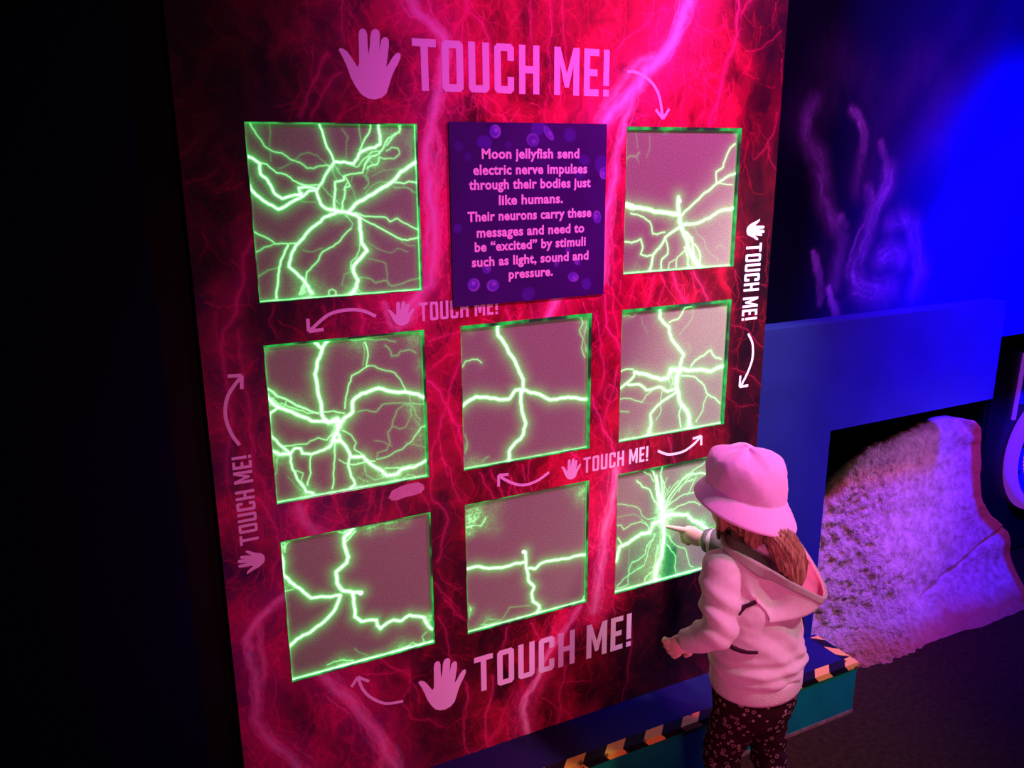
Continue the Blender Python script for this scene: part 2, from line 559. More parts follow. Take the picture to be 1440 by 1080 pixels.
# ------------------------------------------------------------------ traced courses of the printed and the glowing lightning
# (in thousandths of a plate side, from the top-left plate's corner; arcs from each plate's own corner)
STREAMS = [
 (74.2,1.9,0.55,'3056,-1001 2908,-678 2867,-564 2772,-456 2632,-356 2556,-242 2384,-107 2325,-30'),
 (40.4,1.3,0.45,'2632,-356 2545,-205 2477,-50 2436,120 2410,199 2388,428 2349,713 2323,1055'),
 (45.0,1,0.5,'2772,-456 2589,-422 2479,-306 2317,-124'),
 (45.0,1,0.8,'959,-753 1026,-614 1113,-562 1178,-496 1198,-410 1162,-274 1135,-148 1094,-22 1058,106 1067,356 1094,658 1051,965 904,1089'),
 (24.6,0.7,0.7,'1094,-22 1148,147 1101,442 1036,699 1017,963'),
 (19.3,0.8,0.5,'1322,-781 1355,-636 1438,-582 1479,-504 1481,-359 1457,-85'),
 (9.8,0.7,0.3,'1345,-627 1270,-552 1236,-483'),
 (7.3,0.6,0.3,'599,-689 578,-545 583,-423'),
 (5.9,0.6,0.2,'614,-606 682,-511'),
 (5.9,0.6,0.2,'689,-644 745,-533'),
 (11.2,0.55,0.5,'490,-370 418,-248 350,-129 307,-30'),
 (8.4,0.6,0.4,'557,-272 511,-251 440,-150 371,-31'),
 (7.7,0.55,0.3,'910,-432 985,-555'),
 (11.8,0.7,0.4,'1017,-383 983,-295 998,-217 953,-108 923,-19'),
 (15.8,0.7,0.5,'1307,-574 1325,-352 1293,-173 1310,-99 1280,-24'),
 (8.1,0.75,0.3,'1906,-785 1906,-659 1887,-459 1908,-313 1873,-41'),
 (8.2,0.75,0.3,'1982,-791 2004,-536 1991,-290 2015,-43'),
 (7.2,0.7,0.3,'1766,-775 1771,-524 1745,-282'),
 (6.1,0.6,0.2,'1648,-602 1712,-671'),
 (17.2,1,0.4,'2674,-842 2670,-677 2593,-611 2461,-543 2423,-498 2366,-373'),
 (8.7,0.8,0.3,'2461,-543 2408,-436 2383,-369'),
 (18.1,0.95,0.5,'3396,-895 3386,-707 3405,-629 3368,-520 3292,-343 3254,-162 3194,-22'),
 (9.2,0.8,0.4,'3531,-882 3421,-746'),
 (9.7,0.8,0.3,'3244,-32 3287,-244 3293,-334'),
 (9.1,0.8,0.3,'3093,-612 3103,-453 3171,-367 3280,-338'),
 (9.2,0.8,0.3,'2942,-405 2974,-254 2940,-108 2963,-19'),
 (9.3,0.8,0.3,'3105,-430 3141,-258 3118,-30'),
 (9.0,0.8,0.3,'3013,-635 3165,-634 3305,-683'),
 (9.1,0.7,0.3,'3093,-612 3057,-510 3122,-444 3182,-479'),
 (9.2,0.7,0.3,'3004,-370 3093,-420 3183,-461'),
 (6.6,0.5,0.1,'3484,-521 3614,-541 3734,-609 3809,-675'),
 (4.7,0.35,0.1,'3737,-854 3728,-675'),
 (6.5,0.5,0.2,'3823,-114 3808,22 3742,118 3778,138'),
 (6.6,0.5,0.1,'3742,118 3692,174 3628,224'),
 (5.8,0.4,0.1,'3828,-484 3844,-318'),
 (5.8,0.4,0.1,'3510,-370 3632,-336'),
 (6.1,0.4,0.1,'3753,98 3803,251 3857,303'),
 (6.8,0.4,0.1,'3521,1458 3652,1493 3745,1576 3864,1674'),
 (7.0,0.4,0.1,'3548,1800 3773,1897 3871,1997'),
 (6.0,0.35,0.1,'3646,2127 3794,2136'),
 (5.6,0.35,0.1,'3780,1157 3847,1173'),
 (11.9,0.42,0.9,'-13,641 -71,726 -91,901 -130,1037 -192,1122 -214,1149 -229,1305 -222,1445 -219,1583 -237,1790 -265,1914 -262,2062'),
 (8.3,0.35,0.8,'-132,1144 -137,1290 -121,1432 -109,1572 -124,1741 -109,1864 -110,2022 -36,2197 14,2320 18,2493'),
 (6.5,0.3,0.3,'-246,1035 -255,1215 -229,1305'),
 (7.2,0.35,0.3,'-110,2022 -161,2173 -93,2373 -155,2598'),
 (6.1,0.35,0.2,'-137,1660 -183,1719 -158,1900'),
 (5.9,0.12,0.5,'-339,175 -280,128 -228,73'),
 (5.2,0.2,0.3,'-329,323 -243,302 -174,269 -156,239'),
 (5.5,0.15,0.3,'-117,546 -16,491'),
 (4.4,0.14,0.3,'267,-433 306,-387 360,-327'),
 (4.2,0.12,0.3,'-147,-498 -69,-572'),
 (5.3,0.2,0.3,'178,-80 245,-97 312,-102'),
 (44.4,0.75,0.7,'-2,2871 -184,3003 -254,3109 -252,3237 -215,3366 -229,3533 -255,3689 -192,3845 -75,4007 39,4201'),
 (24.6,0.6,0.6,'-166,2988 -182,3186 -168,3396 -222,3509'),
 (21.7,0.6,0.5,'-75,4007 -125,4167'),
 (58.0,0.85,0.6,'186,3452 306,3674 406,3818 507,3994 586,4166 684,4446'),
 (33.9,0.7,0.5,'507,3994 587,4260 553,4426'),
 (8.2,0.5,0.3,'-108,3425 -128,3625 -111,3808 -14,3875'),
 (8.5,0.5,0.3,'146,3622 179,3770 206,3951'),
 (9.0,0.5,0.3,'395,4018 358,4131'),
 (7.6,0.45,0.2,'-333,2700 -288,2672 -250,2624'),
 (9.8,0.6,0.3,'603,3507 756,3648 810,3744 860,3951'),
 (8.7,0.6,0.3,'474,3578 669,3638 798,3644'),
 (9.1,0.55,0.3,'745,3913 797,4047 931,4092 1032,4192'),
 (10.1,0.6,0.3,'798,3644 803,3782 709,3895'),
 (8.8,0.5,0.3,'515,3663 557,3817 629,3926'),
 (11.8,0.55,0.3,'1214,3871 1225,4137 1203,4349 1245,4507 1375,4466 1477,4396 1597,4312'),
 (30.6,0.95,0.8,'2189,3522 2089,3647 1953,3799 1873,3904 1830,4020 1720,4153 1695,4257 1719,4404 1737,4506'),
 (18.4,0.8,0.5,'2089,3647 2028,3765 2017,3947'),
 (18.8,0.7,0.6,'1695,4257 1645,4392 1608,4537'),
 (13.2,0.7,0.4,'1442,3900 1440,4032 1373,4218 1382,4400 1398,4500'),
 (9.4,0.55,0.3,'1231,3888 1239,4022 1194,4224 1201,4404'),
 (11.2,0.6,0.3,'1399,4431 1489,4350 1557,4180 1611,4069'),
 (15.1,0.75,0.5,'2068,4000 2013,4216 1996,4500'),
 (11.4,0.6,0.3,'1856,4222 1995,4357 2099,4444 2145,4518'),
 (9.1,0.4,0.2,'2677,3821 2671,4052 2633,4355 2597,4510'),
 (11.7,0.7,0.3,'1563,3526 1527,3687'),
 (11.9,0.7,0.3,'1764,3546 1830,3684 1842,3773'),
 (10.0,0.6,0.3,'1555,4373 1584,4510'),
 (10.3,0.6,0.3,'1938,4364 1907,4482'),
 (9.4,0.5,0.2,'2169,3892 2285,3869'),
 (9.5,0.5,0.2,'2044,4144 2291,4208'),
 (11.0,0.6,0.3,'1075,3158 1146,3310 1242,3386'),
 (10.0,0.6,0.3,'1028,3295 1083,3405 1099,3614 1172,3781'),
 (7.7,0.5,0.2,'1117,3179 1159,3235 1221,3364'),
 (47.2,0.6,0.8,'130,2286 166,2409 232,2500'),
 (18.3,0.55,0.5,'-119,2181 -28,2363 -2,2585 -85,2810'),
 (8.6,0.5,0.4,'339,2245 392,2426 435,2495'),
 (7.8,0.55,0.3,'603,2271 583,2376 539,2482'),
 (9.0,0.6,0.3,'754,2324 774,2429 829,2542'),
 (7.9,0.6,0.3,'683,2286 652,2430 624,2499'),
 (8.1,0.6,0.3,'912,2329 974,2418 997,2489'),
 (7.3,0.5,0.3,'32,1978 -32,2151'),
 (19.0,1,0.5,'1014,1590 1100,1682 1152,1796 1220,1930 1248,2044'),
 (9.6,0.85,0.4,'1246,1474 1188,1597 1148,1742 1094,1871 1049,2013'),
 (9.3,0.8,0.4,'1028,1329 1137,1302 1252,1276'),
 (7.6,0.7,0.3,'1031,1516 1067,1483 1147,1435 1233,1420'),
 (7.8,0.7,0.3,'1148,1742 1168,1922 1230,2132'),
 (8.0,0.75,0.3,'1086,2128 1155,2226 1182,2380 1221,2466'),
 (7.8,0.75,0.3,'1094,1871 1097,2110 1133,2268'),
 (6.9,0.7,0.3,'1049,2013 1023,2198 1010,2409'),
 (7.0,0.7,0.3,'1220,1930 1191,2025 1239,2185'),
 (10.2,0.7,0.4,'1010,2409 1100,2504 1124,2588 1077,2726 1036,2876'),
 (7.6,0.6,0.3,'1015,3033 1117,3179 1221,3364'),
 (6.4,0.5,0.2,'1034,2930 1099,3054 1205,3124'),
 (15.1,1,0.5,'2354,1132 2372,1362 2498,1556'),
 (16.0,0.95,0.5,'2264,1861 2354,2111 2452,2297 2488,2478 2450,2677 2339,2805 2289,3109'),
 (45.7,0.9,0.9,'2481,2454 2463,2679 2395,3015 2352,3363 2312,3597'),
 (9.9,0.8,0.4,'2425,913 2421,1213 2465,1474'),
 (10.1,0.8,0.4,'2269,1251 2326,1460 2362,1672 2318,1852'),
 (10.7,0.8,0.4,'2471,1685 2416,1892 2372,2103'),
 (8.6,0.8,0.3,'2401,1783 2463,1818 2477,1890 2429,1926 2367,1886 2377,1812 2413,1795'),
 (9.2,0.8,0.4,'2353,2601 2443,2908 2477,3213'),
 (9.6,0.8,0.4,'2311,3233 2405,3438 2377,3615'),
 (11.6,0.8,0.4,'2339,2805 2445,2967 2505,3280'),
 (9.4,0.8,0.3,'1450,2273 1530,2446 1567,2550'),
 (9.5,0.8,0.3,'1586,2339 1641,2467 1697,2532'),
 (8.3,0.8,0.3,'1369,2285 1448,2430 1501,2536'),
 (9.6,0.7,0.3,'1698,2290 1715,2427 1669,2526'),
 (8.0,0.7,0.3,'1783,2225 1737,2377 1771,2491'),
 (8.5,0.7,0.3,'1614,2365 1585,2483 1612,2542'),
 (9.8,0.8,0.4,'2073,2230 2164,2316 2196,2460'),
 (15.6,0.9,0.5,'2925,1019 2976,1127 3066,1239'),
 (10.6,0.8,0.4,'3118,1016 3190,1116 3265,1239'),
 (10.3,0.8,0.4,'2768,1025 2742,1136 2702,1236'),
 (10.3,0.7,0.3,'2830,1018 2865,1093 2809,1234'),
 (9.1,0.7,0.3,'2602,1014 2587,1124 2561,1250'),
 (11.6,0.6,0.3,'2956,2276 2998,2428 3037,2522'),
 (7.7,0.5,0.2,'3197,2314 3171,2457'),
 (14.3,0.9,0.5,'1582,1168 1597,1217 1634,1269'),
 (39.1,1.3,0.6,'1959,1126 1938,1183 1894,1248'),
 (9.7,0.8,0.3,'1757,1168 1784,1248'),
 (10.0,0.8,0.3,'2175,1168 2211,1246'),
 (9.7,0.8,0.3,'1703,1193 1666,1257'),
 (8.7,0.5,0.3,'315,1213 383,1154 428,1128'),
 (5.8,0.4,0.2,'79,1021 44,1102 84,1211'),
 (6.4,0.6,0.3,'369,1045 376,1132'),
 (21.8,0.7,0.7,'586,1063 612,1153 590,1231'),
 (22.1,0.7,0.7,'744,1054 762,1144 791,1223'),
 (45.1,0.8,0.7,'975,1072 900,1179 828,1226'),
 (6.0,0.2,0.3,'-477,476 -420,440'),
]
FIELD = [(-284,-523,0.07),(-19,-329,0.06),(-152,-74,0.06),(239,-267,0.1),(185,-553,0.12),(343,-84,0.12),(406,-422,0.3),(548,-126,0.3),(657,-583,0.42),(724,-285,0.45),(887,-95,0.6),(1069,-219,0.75),(1263,-622,0.75),(1442,-312,0.85),(1536,-108,0.8),(1736,-571,0.6),(2040,-630,0.45),(2200,-470,0.6),(2468,-656,0.7),(2691,-713,1.1),(2317,-124,1.1),(3054,-556,1.1),(3202,-189,1),(2776,-133,0.95),(2826,-318,1.1),(3447,-339,0.55),(3549,-675,0.3),(3687,-250,0.18),(3799,-497,0.15),(3823,98,0.17),(3570,351,0.2),(3708,1152,0.16),(3832,1729,0.16),(3734,2307,0.14),(3771,-782,0.2),(-242,109,0.05),(-168,486,0.05),(-265,715,0.05),(-84,606,0.16),(-135,963,0.25),(-242,1283,0.25),(-93,1384,0.22),(-281,1704,0.3),(-141,1948,0.3),(-47,1563,0.25),(-267,2430,0.33),(-87,2566,0.36),(-305,3100,0.36),(-138,3458,0.36),(-303,3827,0.4),(26,3724,0.25),(194,4060,0.42),(545,4070,0.48),(410,3741,0.5),(716,3726,0.3),(913,4139,0.15),(978,3808,0.1),(1135,4095,0.12),(-8,1097,0.07),(133,1110,0.09),(299,1125,0.14),(514,1144,0.4),(740,1120,0.6),(925,1136,0.7),(1055,188,0.8),(1038,655,0.85),(1084,968,0.75),(1213,1207,0.55),(1108,1431,0.5),(1096,1813,0.45),(1189,2125,0.35),(1061,2104,0.4),(1099,2520,0.2),(1087,2942,0.13),(1050,3262,0.12),(1151,3515,0.07),(124,2371,0.5),(303,2383,0.5),(535,2381,0.42),(777,2354,0.3),(950,2387,0.2),(1519,1196,0.65),(1730,1214,0.75),(2061,1184,0.85),(2291,1202,0.75),(2392,570,1),(2345,1007,0.85),(2385,1415,0.5),(2364,1779,0.4),(2372,2103,0.55),(2412,2442,0.85),(2395,3015,0.95),(2343,3544,0.9),(1394,2368,0.25),(1669,2418,0.4),(1956,2362,0.6),(2194,2349,0.7),(1287,2400,0.18),(2648,1103,0.65),(2963,1126,0.65),(3291,1123,0.3),(3444,2323,0.14),(3101,2445,0.14),(2697,2378,0.3),(2567,2356,0.6),(1430,3594,0.12),(1424,3949,0.22),(1245,4254,0.18),(1477,4396,0.35),(1719,4291,0.65),(1781,3999,0.55),(2027,3642,0.75),(2093,3970,0.35),(2034,4396,0.3),(2292,4221,0.1),(2350,3857,0.15),(2545,3722,0.06),(2766,4171,0.03),(3119,4076,0.01),(3174,3761,0.01),(2639,4531,0.03),(2748,3713,0.03)]
ARCS = {
 '00': ([
  (2.2,3,'-4,180 42,201 69,221 68,278 101,307 122,347 134,381 176,416 227,403 278,397'),
  (1.3,1.6,'74,221 108,226 158,274 211,285 244,315 283,335 322,345 384,344'),
  (2.4,3,'-6,320 10,359 36,393 86,434 152,475 225,439 287,411 289,389'),
  (2.2,2.6,'287,411 330,378 372,376'),
  (2,2.4,'279,389 276,359 332,356 377,366'),
  (2.2,2.4,'382,372 416,327 491,219'),
  (1.8,2.2,'491,219 454,135 438,76 417,4'),
  (2.2,2.8,'491,216 548,216 606,227 629,200 647,165 679,150 739,137 773,115 771,54 768,5'),
  (1.6,1.8,'647,150 671,105 700,65 719,10'),
  (1,1,'660,115 653,55 650,6'),
  (2.4,3,'376,379 397,452 417,473 489,496 552,506'),
  (1.6,1.6,'765,165 794,135 824,84 858,64 897,48 893,13'),
  (1.6,1.4,'811,125 846,84 903,33 904,3'),
  (1.5,1.6,'543,299 597,285 656,281 681,220 704,190 765,170'),
  (1.2,1.2,'589,234 631,245 677,195 722,160 766,155'),
  (1.2,1.2,'684,256 718,236 751,231 764,190 796,201 851,201 892,170 882,140 843,135 809,155'),
  (1,1,'661,296 687,306 691,342 662,372'),
  (1,0.9,'695,256 671,301 691,337'),
  (1.8,2,'473,490 481,414 489,329 542,319 543,299'),
  (1.4,1.6,'521,491 536,426 545,365 577,355 553,304'),
  (1.2,1.4,'539,375 562,335'),
  (1,1,'490,229 518,284 543,304'),
  (1,1,'473,253 486,293 500,314'),
  (1,1.1,'414,357 443,393 478,424 507,455'),
  (0.7,0.7,'582,355 601,397 608,432'),
  (0.7,0.7,'584,325 597,290 651,286'),
  (1.3,1.3,'35,9 55,46 93,107 101,127 152,159 196,166 242,202 291,217 329,249 370,252 443,233 483,249'),
  (0.7,0.5,'169,250 241,222 294,178 345,164 395,179 453,233'),
  (0.7,0.5,'140,12 132,106 130,211'),
  (0.6,0.45,'577,85 565,194'),
  (0.6,0.5,'549,32 582,85'),
  (3,3.2,'552,506 620,448 687,414 754,379 845,329 892,278 996,219'),
  (1.5,1.8,'856,340 912,346 941,333 994,342'),
  (1,1,'844,366 911,367 945,378 978,400'),
  (0.9,0.8,'666,398 712,353 757,333 812,337'),
  (0.7,0.5,'715,297 815,267 916,258'),
  (1.4,1.6,'595,509 659,532 785,542 812,569 858,550 924,589 992,624'),
  (1.6,1.8,'636,542 689,575 776,621 853,667 920,686 991,671'),
  (0.7,0.6,'853,667 908,712 965,721'),
  (0.6,0.5,'667,679 737,731 815,756 850,731 918,756'),
  (0.6,0.6,'667,786 772,818 780,890 782,955'),
  (0.9,0.9,'606,894 661,903 704,933 761,921 805,962 875,951 987,923'),
  (3.2,3.2,'552,506 600,520 626,541 622,604 628,688 659,737 624,772 572,823 569,860 594,910 581,952 545,995'),
  (1.2,1.2,'617,698 591,771 556,800 554,843'),
  (0.7,0.7,'553,853 509,872 494,935'),
  (0.9,0.8,'591,963 612,987'),
  (1,1.3,'540,523 581,571 568,601'),
  (1.3,1.6,'568,601 511,651 455,700 390,728 360,778 288,842 279,888 237,969'),
  (2.6,2.6,'489,501 413,529 358,573 303,616 253,670 214,719 187,804 244,865 278,909 310,969'),
  (1.6,1.4,'253,672 192,672 117,668 61,625 -1,593'),
  (1.2,1.2,'117,668 56,685 -1,712'),
  (1.8,2,'191,682 156,746 131,806 118,887 102,980'),
  (0.9,0.9,'121,805 65,817 2,854'),
  (1.2,1.4,'283,909 252,970'),
  (1.2,1.2,'263,887 269,961'),
  (1.2,1.4,'410,982 412,961 434,954 454,969 453,985'),
  (0.8,0.6,'276,712 337,725 391,707'),
  (0.8,0.7,'286,434 367,441'),
  (1,0.8,'414,352 440,283 490,234'),
 ], {'L': (1, 1.2), 'T': (1.2, 1.4), 'R': (2.2, 2.4), 'B': (1.6, 1.8)}, [(824,74,63,0.35),(741,215,85,0.3),(537,395,73,0.3),(489,496,63,0.5),(290,962,95,0.5),(546,982,65,0.4),(967,104,65,0.25),(697,215,63,0.3),(291,360,40,0.3),(62,22,57,0.15),(504,254,51,0.3),]),
 '01': ([
  (3.2,3,'299,1 346,58 397,2'),
  (3.2,3.2,'349,58 316,129 294,212 303,310 316,387 318,453 328,499 358,531'),
  (3.2,3,'-3,307 28,359 75,397 154,441 253,504 348,524 411,533'),
  (2,1.6,'6,266 61,321 149,375 238,431 299,461'),
  (1.2,1.2,'78,366 166,415 236,453 267,457'),
  (1.2,1.2,'26,327 96,395 109,359'),
  (1.6,1.4,'331,455 395,459 458,484'),
  (3.4,3.4,'410,555 456,517 513,481 516,415 574,372 686,350 797,390 888,406 1004,458'),
  (2.4,2.4,'55,395 8,420 -3,493 2,559 57,633 109,697'),
  (2.6,2.6,'-5,650 43,686 109,697 138,663 174,669 182,703 239,718 314,703 359,682 396,609'),
  (1.3,1.4,'57,633 129,642 212,647 240,629 288,617 340,640 386,596'),
  (3.6,3.6,'369,527 413,511 432,547 402,599 377,651 415,657'),
  (3,3,'407,600 425,659 465,722 484,777 562,784 615,851 681,904 714,945 784,946 820,917 903,919 1007,883'),
  (1.4,1.3,'440,594 493,630 523,686 509,729 573,786'),
  (2.2,2.2,'479,776 464,837 477,908 501,965 472,983'),
  (1.6,1.6,'392,665 380,776 370,843 352,966'),
  (1.2,1.2,'407,781 438,809 514,834 571,826'),
  (1.6,1.4,'481,828 548,828 639,832'),
  (2.2,2.2,'109,702 113,786 135,846 157,896 190,959 231,978'),
  (1.6,1.6,'233,729 224,783 225,840 198,915'),
  (1.2,1.2,'137,808 178,832 163,886 190,953'),
  (1,1,'31,706 18,803 -3,810'),
  (0.7,0.6,'83,837 120,900 159,947'),
  (1.4,1.6,'616,201 630,142 627,88 613,48'),
  (1,1,'594,193 609,118 602,53'),
  (1.4,1.6,'633,197 571,229 520,250 495,312 474,387 465,452'),
  (1.2,1.3,'616,198 660,201 725,236 802,267 845,340 866,382'),
  (1,1,'744,78 776,115 785,154 825,153 843,127 900,122 945,149'),
  (1,1,'528,24 679,39 746,40 812,63'),
  (1,1.1,'545,486 601,482 661,502 703,463 805,465 897,478 1002,492'),
  (0.9,0.8,'897,478 900,559 874,602 856,634 809,638 764,614'),
  (0.9,0.9,'902,490 850,483 803,511 778,564 764,620 733,650 747,722 722,770 659,777 653,817'),
  (0.9,0.9,'894,409 897,478 924,539 957,602'),
  (1.2,1.2,'651,822 731,813 826,781 898,734 961,650 991,648'),
  (0.8,0.7,'851,738 921,767 992,797'),
  (0.8,0.7,'916,585 950,636'),
  (0.7,0.6,'646,694 758,747'),
  (1.2,1.1,'705,890 809,909 904,901'),
  (1,1,'570,843 578,915 632,960 702,949'),
  (0.9,1,'829,984 854,964 889,971 912,993'),
  (0.8,0.8,'521,916 586,963'),
 ], {'L': (1.4, 1.5), 'T': (2.2, 1.6), 'R': (2.2, 1.6), 'B': (2, 2.2)}, [(410,555,77,0.6),(31,327,61,0.4),(177,412,95,0.25),(593,20,97,0.4),(949,44,68,0.5),(988,239,57,0.3),(907,514,70,0.35),(949,660,71,0.3),(52,698,63,0.5),(190,953,66,0.5),(526,824,91,0.3),(807,944,107,0.35),(563,982,104,0.3),(380,685,66,0.4),(945,753,71,0.2),(681,910,70,0.3),(15,33,40,0.3),]),
 '02': ([
  (3,3.2,'1,101 12,148 5,235 46,296 112,369 169,441 200,444 232,446 294,465 358,467'),
  (1.2,1,'-4,351 62,351'),
  (3.6,3.4,'471,15 409,69 406,125 427,210 414,248 342,294 342,375 381,443 445,471 499,485'),
  (1.6,1.6,'485,40 446,77 423,95'),
  (1.4,1.2,'370,16 401,33 450,10'),
  (3.4,3.2,'358,472 320,557 241,630 142,685 57,708 2,745'),
  (3.4,3.2,'439,476 445,554 445,650 487,697 565,706 592,714 596,758 617,788 664,758 711,746 767,768 827,741 931,787 976,882 1000,901'),
  (1.4,1.2,'13,4 36,32 27,85'),
  (1.2,1,'57,20 24,51'),
  (1.2,1,'925,969 914,928 945,905'),
  (0.8,0.7,'432,889 463,928 517,963'),
  (1.2,1.1,'241,954 329,944 416,970'),
  (1.2,1.1,'793,982 842,958 865,977'),
  (1,1,'577,37 666,22 766,31'),
  (0.8,0.6,'686,60 808,86'),
 ], {'L': (1.6, 1.8), 'T': (1, 0.35), 'R': (1, 0.3), 'B': (2.6, 2.8)}, [(20,39,41,0.7),(427,28,54,0.6),(578,20,66,0.6),(710,25,68,0.4),(822,31,57,0.25),(979,807,49,0.8),(338,971,80,0.35),(759,971,85,0.4),(23,330,42,0.3),(401,472,90,0.15),]),
 '11': ([
  (4,3,'276,11 278,92 336,168 395,267 436,360 466,419 466,475 454,519'),
  (4,3,'10,548 51,520 109,495 214,520 356,545 387,510 405,490 466,492'),
  (4,3,'466,492 552,526 627,564 684,595 780,594 871,603 976,629'),
  (4,3,'448,501 447,586 465,679 484,740 465,818 440,848 390,881 353,927 352,991'),
  (1.4,1.4,'17,278 40,243 80,237 126,240 154,267'),
  (1.2,1.1,'913,20 937,67 909,120 942,180 930,247 957,318'),
  (1,1,'966,58 948,169 970,274'),
  (1,0.9,'22,749 39,807 19,883'),
  (1,1,'147,962 195,936'),
  (0.9,0.8,'784,981 849,979'),
 ], {'L': (0.8, 0.35), 'T': (1.2, 0.5), 'R': (2.6, 1.3), 'B': (2, 1.6)}, [(973,115,49,0.5),(976,263,37,0.4),(76,973,70,0.4),(26,839,29,0.35),(73,19,54,0.2),(279,17,33,0.4),(952,34,60,0.4),]),
 '12': ([
  (3.6,3,'8,492 99,495 185,531 323,548 400,541 477,549'),
  (3.6,3,'480,472 483,548 490,613 503,706 549,769 529,815 539,883 595,937 575,991'),
  (3.4,3,'509,605 555,623 608,590 701,589 809,599 891,598 1003,611'),
  (1,0.8,'134,962 173,934 280,970 346,884 515,913'),
  (1.2,1.2,'595,937 609,967'),
  (1.2,1.2,'21,176 69,174 129,193 167,135'),
  (1,1,'24,58 72,44 132,80 82,141 22,152'),
  (1.2,1.2,'974,983 981,957 1002,956'),
  (1,1,'8,758 38,815 24,887'),
  (1,1,'115,963 216,978 280,970'),
 ], {'L': (1.2, 0.7), 'T': (1, 0.25), 'R': (1.8, 2), 'B': (2.2, 2.6)}, [(41,121,59,1),(96,73,72,0.55),(39,215,48,0.8),(154,168,73,0.4),(229,76,85,0.18),(966,97,59,0.7),(953,145,79,0.2),(884,44,78,0.2),(25,825,43,0.7),(166,952,76,0.35),(239,234,74,0.15),]),
 '20': ([
  (5,3.2,'12,519 82,542 198,551 342,579 476,596'),
  (4.6,3.6,'470,480 483,597 501,683 539,749 586,861 647,941 692,989'),
  (3,2,'18,504 82,521 121,543'),
  (2.4,2.2,'504,608 568,557 647,500 712,448 805,391 887,349 984,318'),
  (2,1.8,'805,391 799,305 860,274 889,189 926,131 960,110'),
  (1.6,1.5,'819,386 890,393 954,399'),
  (3.4,2.6,'507,678 602,671 684,658 766,633 834,592 904,578 989,569'),
  (3,2.4,'495,688 436,718 371,753 340,805 295,846 266,876 242,983'),
  (1.8,1.6,'65,577 174,607 227,640 257,726 297,733 362,720'),
  (2,1.8,'8,768 78,781 155,759 176,813 159,865 212,884 266,876'),
  (2,1.8,'371,758 391,818 397,873 345,913 341,978'),
  (2,1.8,'565,740 611,807 669,854 694,911 691,977'),
  (1.6,1.6,'545,859 480,910 476,975'),
  (1.4,1.4,'409,982 413,939 467,920'),
  (1,0.8,'617,688 663,755 721,790 739,847'),
  (1.8,1.8,'544,837 594,994'),
  (2.6,2.4,'551,728 609,774 629,885 663,976'),
  (0.7,0.6,'739,847 799,905 859,942'),
  (0.7,0.6,'838,852 880,831 911,861'),
  (1,0.8,'9,216 45,191 95,197 119,167'),
  (0.6,0.5,'95,197 115,227'),
  (0.6,0.45,'202,57 206,137 183,197'),
  (0.6,0.4,'89,38 105,137'),
 ], {'L': (0.8, 0.35), 'T': (1.2, 0.4), 'R': (2.4, 1.9), 'B': (2, 1.9)}, [(975,31,37,0.6),(333,6,29,0.5),(492,640,110,0.35),(617,918,101,0.5),(317,890,85,0.15),(124,965,72,0.2),]),
 '21': ([
  (4,2.8,'344,26 347,86 395,139 436,169 460,259 517,320 582,394 558,459 547,503'),
  (1.8,1.6,'434,131 460,123 519,112 550,71 575,35 628,28'),
  (1,0.8,'642,35 647,123 596,174 532,234'),
  (4.6,3,'466,504 442,558 376,563 282,527 229,504 138,477'),
  (3.4,2.4,'2,591 77,551 133,509 144,477'),
  (1.8,1.6,'-2,460 60,446 124,453'),
  (3.2,2.4,'77,562 180,575 247,629 313,626 379,623 448,666 515,652'),
  (1.4,1.2,'5,674 55,664 106,674 212,719 249,668 300,641'),
  (1.2,1,'7,758 97,776'),
  (0.8,0.6,'106,674 212,719 318,739'),
  (4.8,3,'547,503 713,528 855,556 967,529'),
  (2,1.8,'656,493 694,452 776,421 836,386 890,451 948,469'),
  (1.8,1.6,'577,557 688,576 776,645 817,720 839,740 960,827'),
  (1.6,1.4,'839,740 801,799 791,869 732,949'),
  (5,3.6,'466,499 561,510 524,568 535,660 560,744 605,808 658,885 671,981'),
  (3,2.4,'536,672 450,717 359,762 295,821 305,891 282,980'),
  (1.8,1.6,'561,755 578,815 561,871 587,968'),
  (1.2,1.1,'394,653 384,731 394,813 350,875'),
  (0.9,0.8,'467,516 499,621 565,573'),
  (0.7,0.5,'186,71 194,125 242,194'),
  (0.7,0.5,'617,309 648,368'),
  (0.9,0.9,'16,46 72,46 110,65 134,46'),
 ], {'L': (1, 0.5), 'T': (2, 0.8), 'R': (2.4, 1.8), 'B': (2.2, 2)}, [(46,28,58,0.4),(350,11,60,0.4),(640,8,49,0.4),(509,543,100,0.5),(287,946,88,0.5),(91,962,86,0.3),(946,49,51,0.3),(656,967,78,0.3),(445,603,75,0.3),]),
 '22': ([
  (4.6,3.4,'19,727 48,612 128,599 195,565 248,545 331,551 356,482 439,475'),
  (2,1.6,'56,625 68,592 33,535'),
  (4.4,3.6,'457,429 607,454 694,472 756,541 832,576 911,650 1004,689'),
  (1.4,1.4,'989,693 1009,658 992,629'),
  (5,4,'457,429 463,542 469,668 454,791 409,882 406,984'),
  (4.5,3.6,'414,250 440,365 458,442'),
  (3.5,2.8,'372,86 398,211 425,337'),
  (2.6,2,'343,45 374,134 386,244 419,360'),
  (2.4,2,'414,93 433,205 439,340'),
  (1.8,1.6,'430,13 413,81 452,172 452,318'),
  (1.4,1.4,'255,29 310,63 354,130'),
  (1.4,1.4,'322,29 350,58'),
  (1.8,1.6,'190,91 246,152 315,189 346,261 375,303 419,348'),
  (1.2,1,'477,117 452,172 483,239'),
  (2,1.8,'476,372 499,291 566,218 619,167 674,128 789,136 878,158 895,192 853,222'),
  (1.6,1.5,'489,362 541,286 595,235 663,187 734,175'),
  (1.6,1.5,'503,352 557,326 613,300 683,289 791,285'),
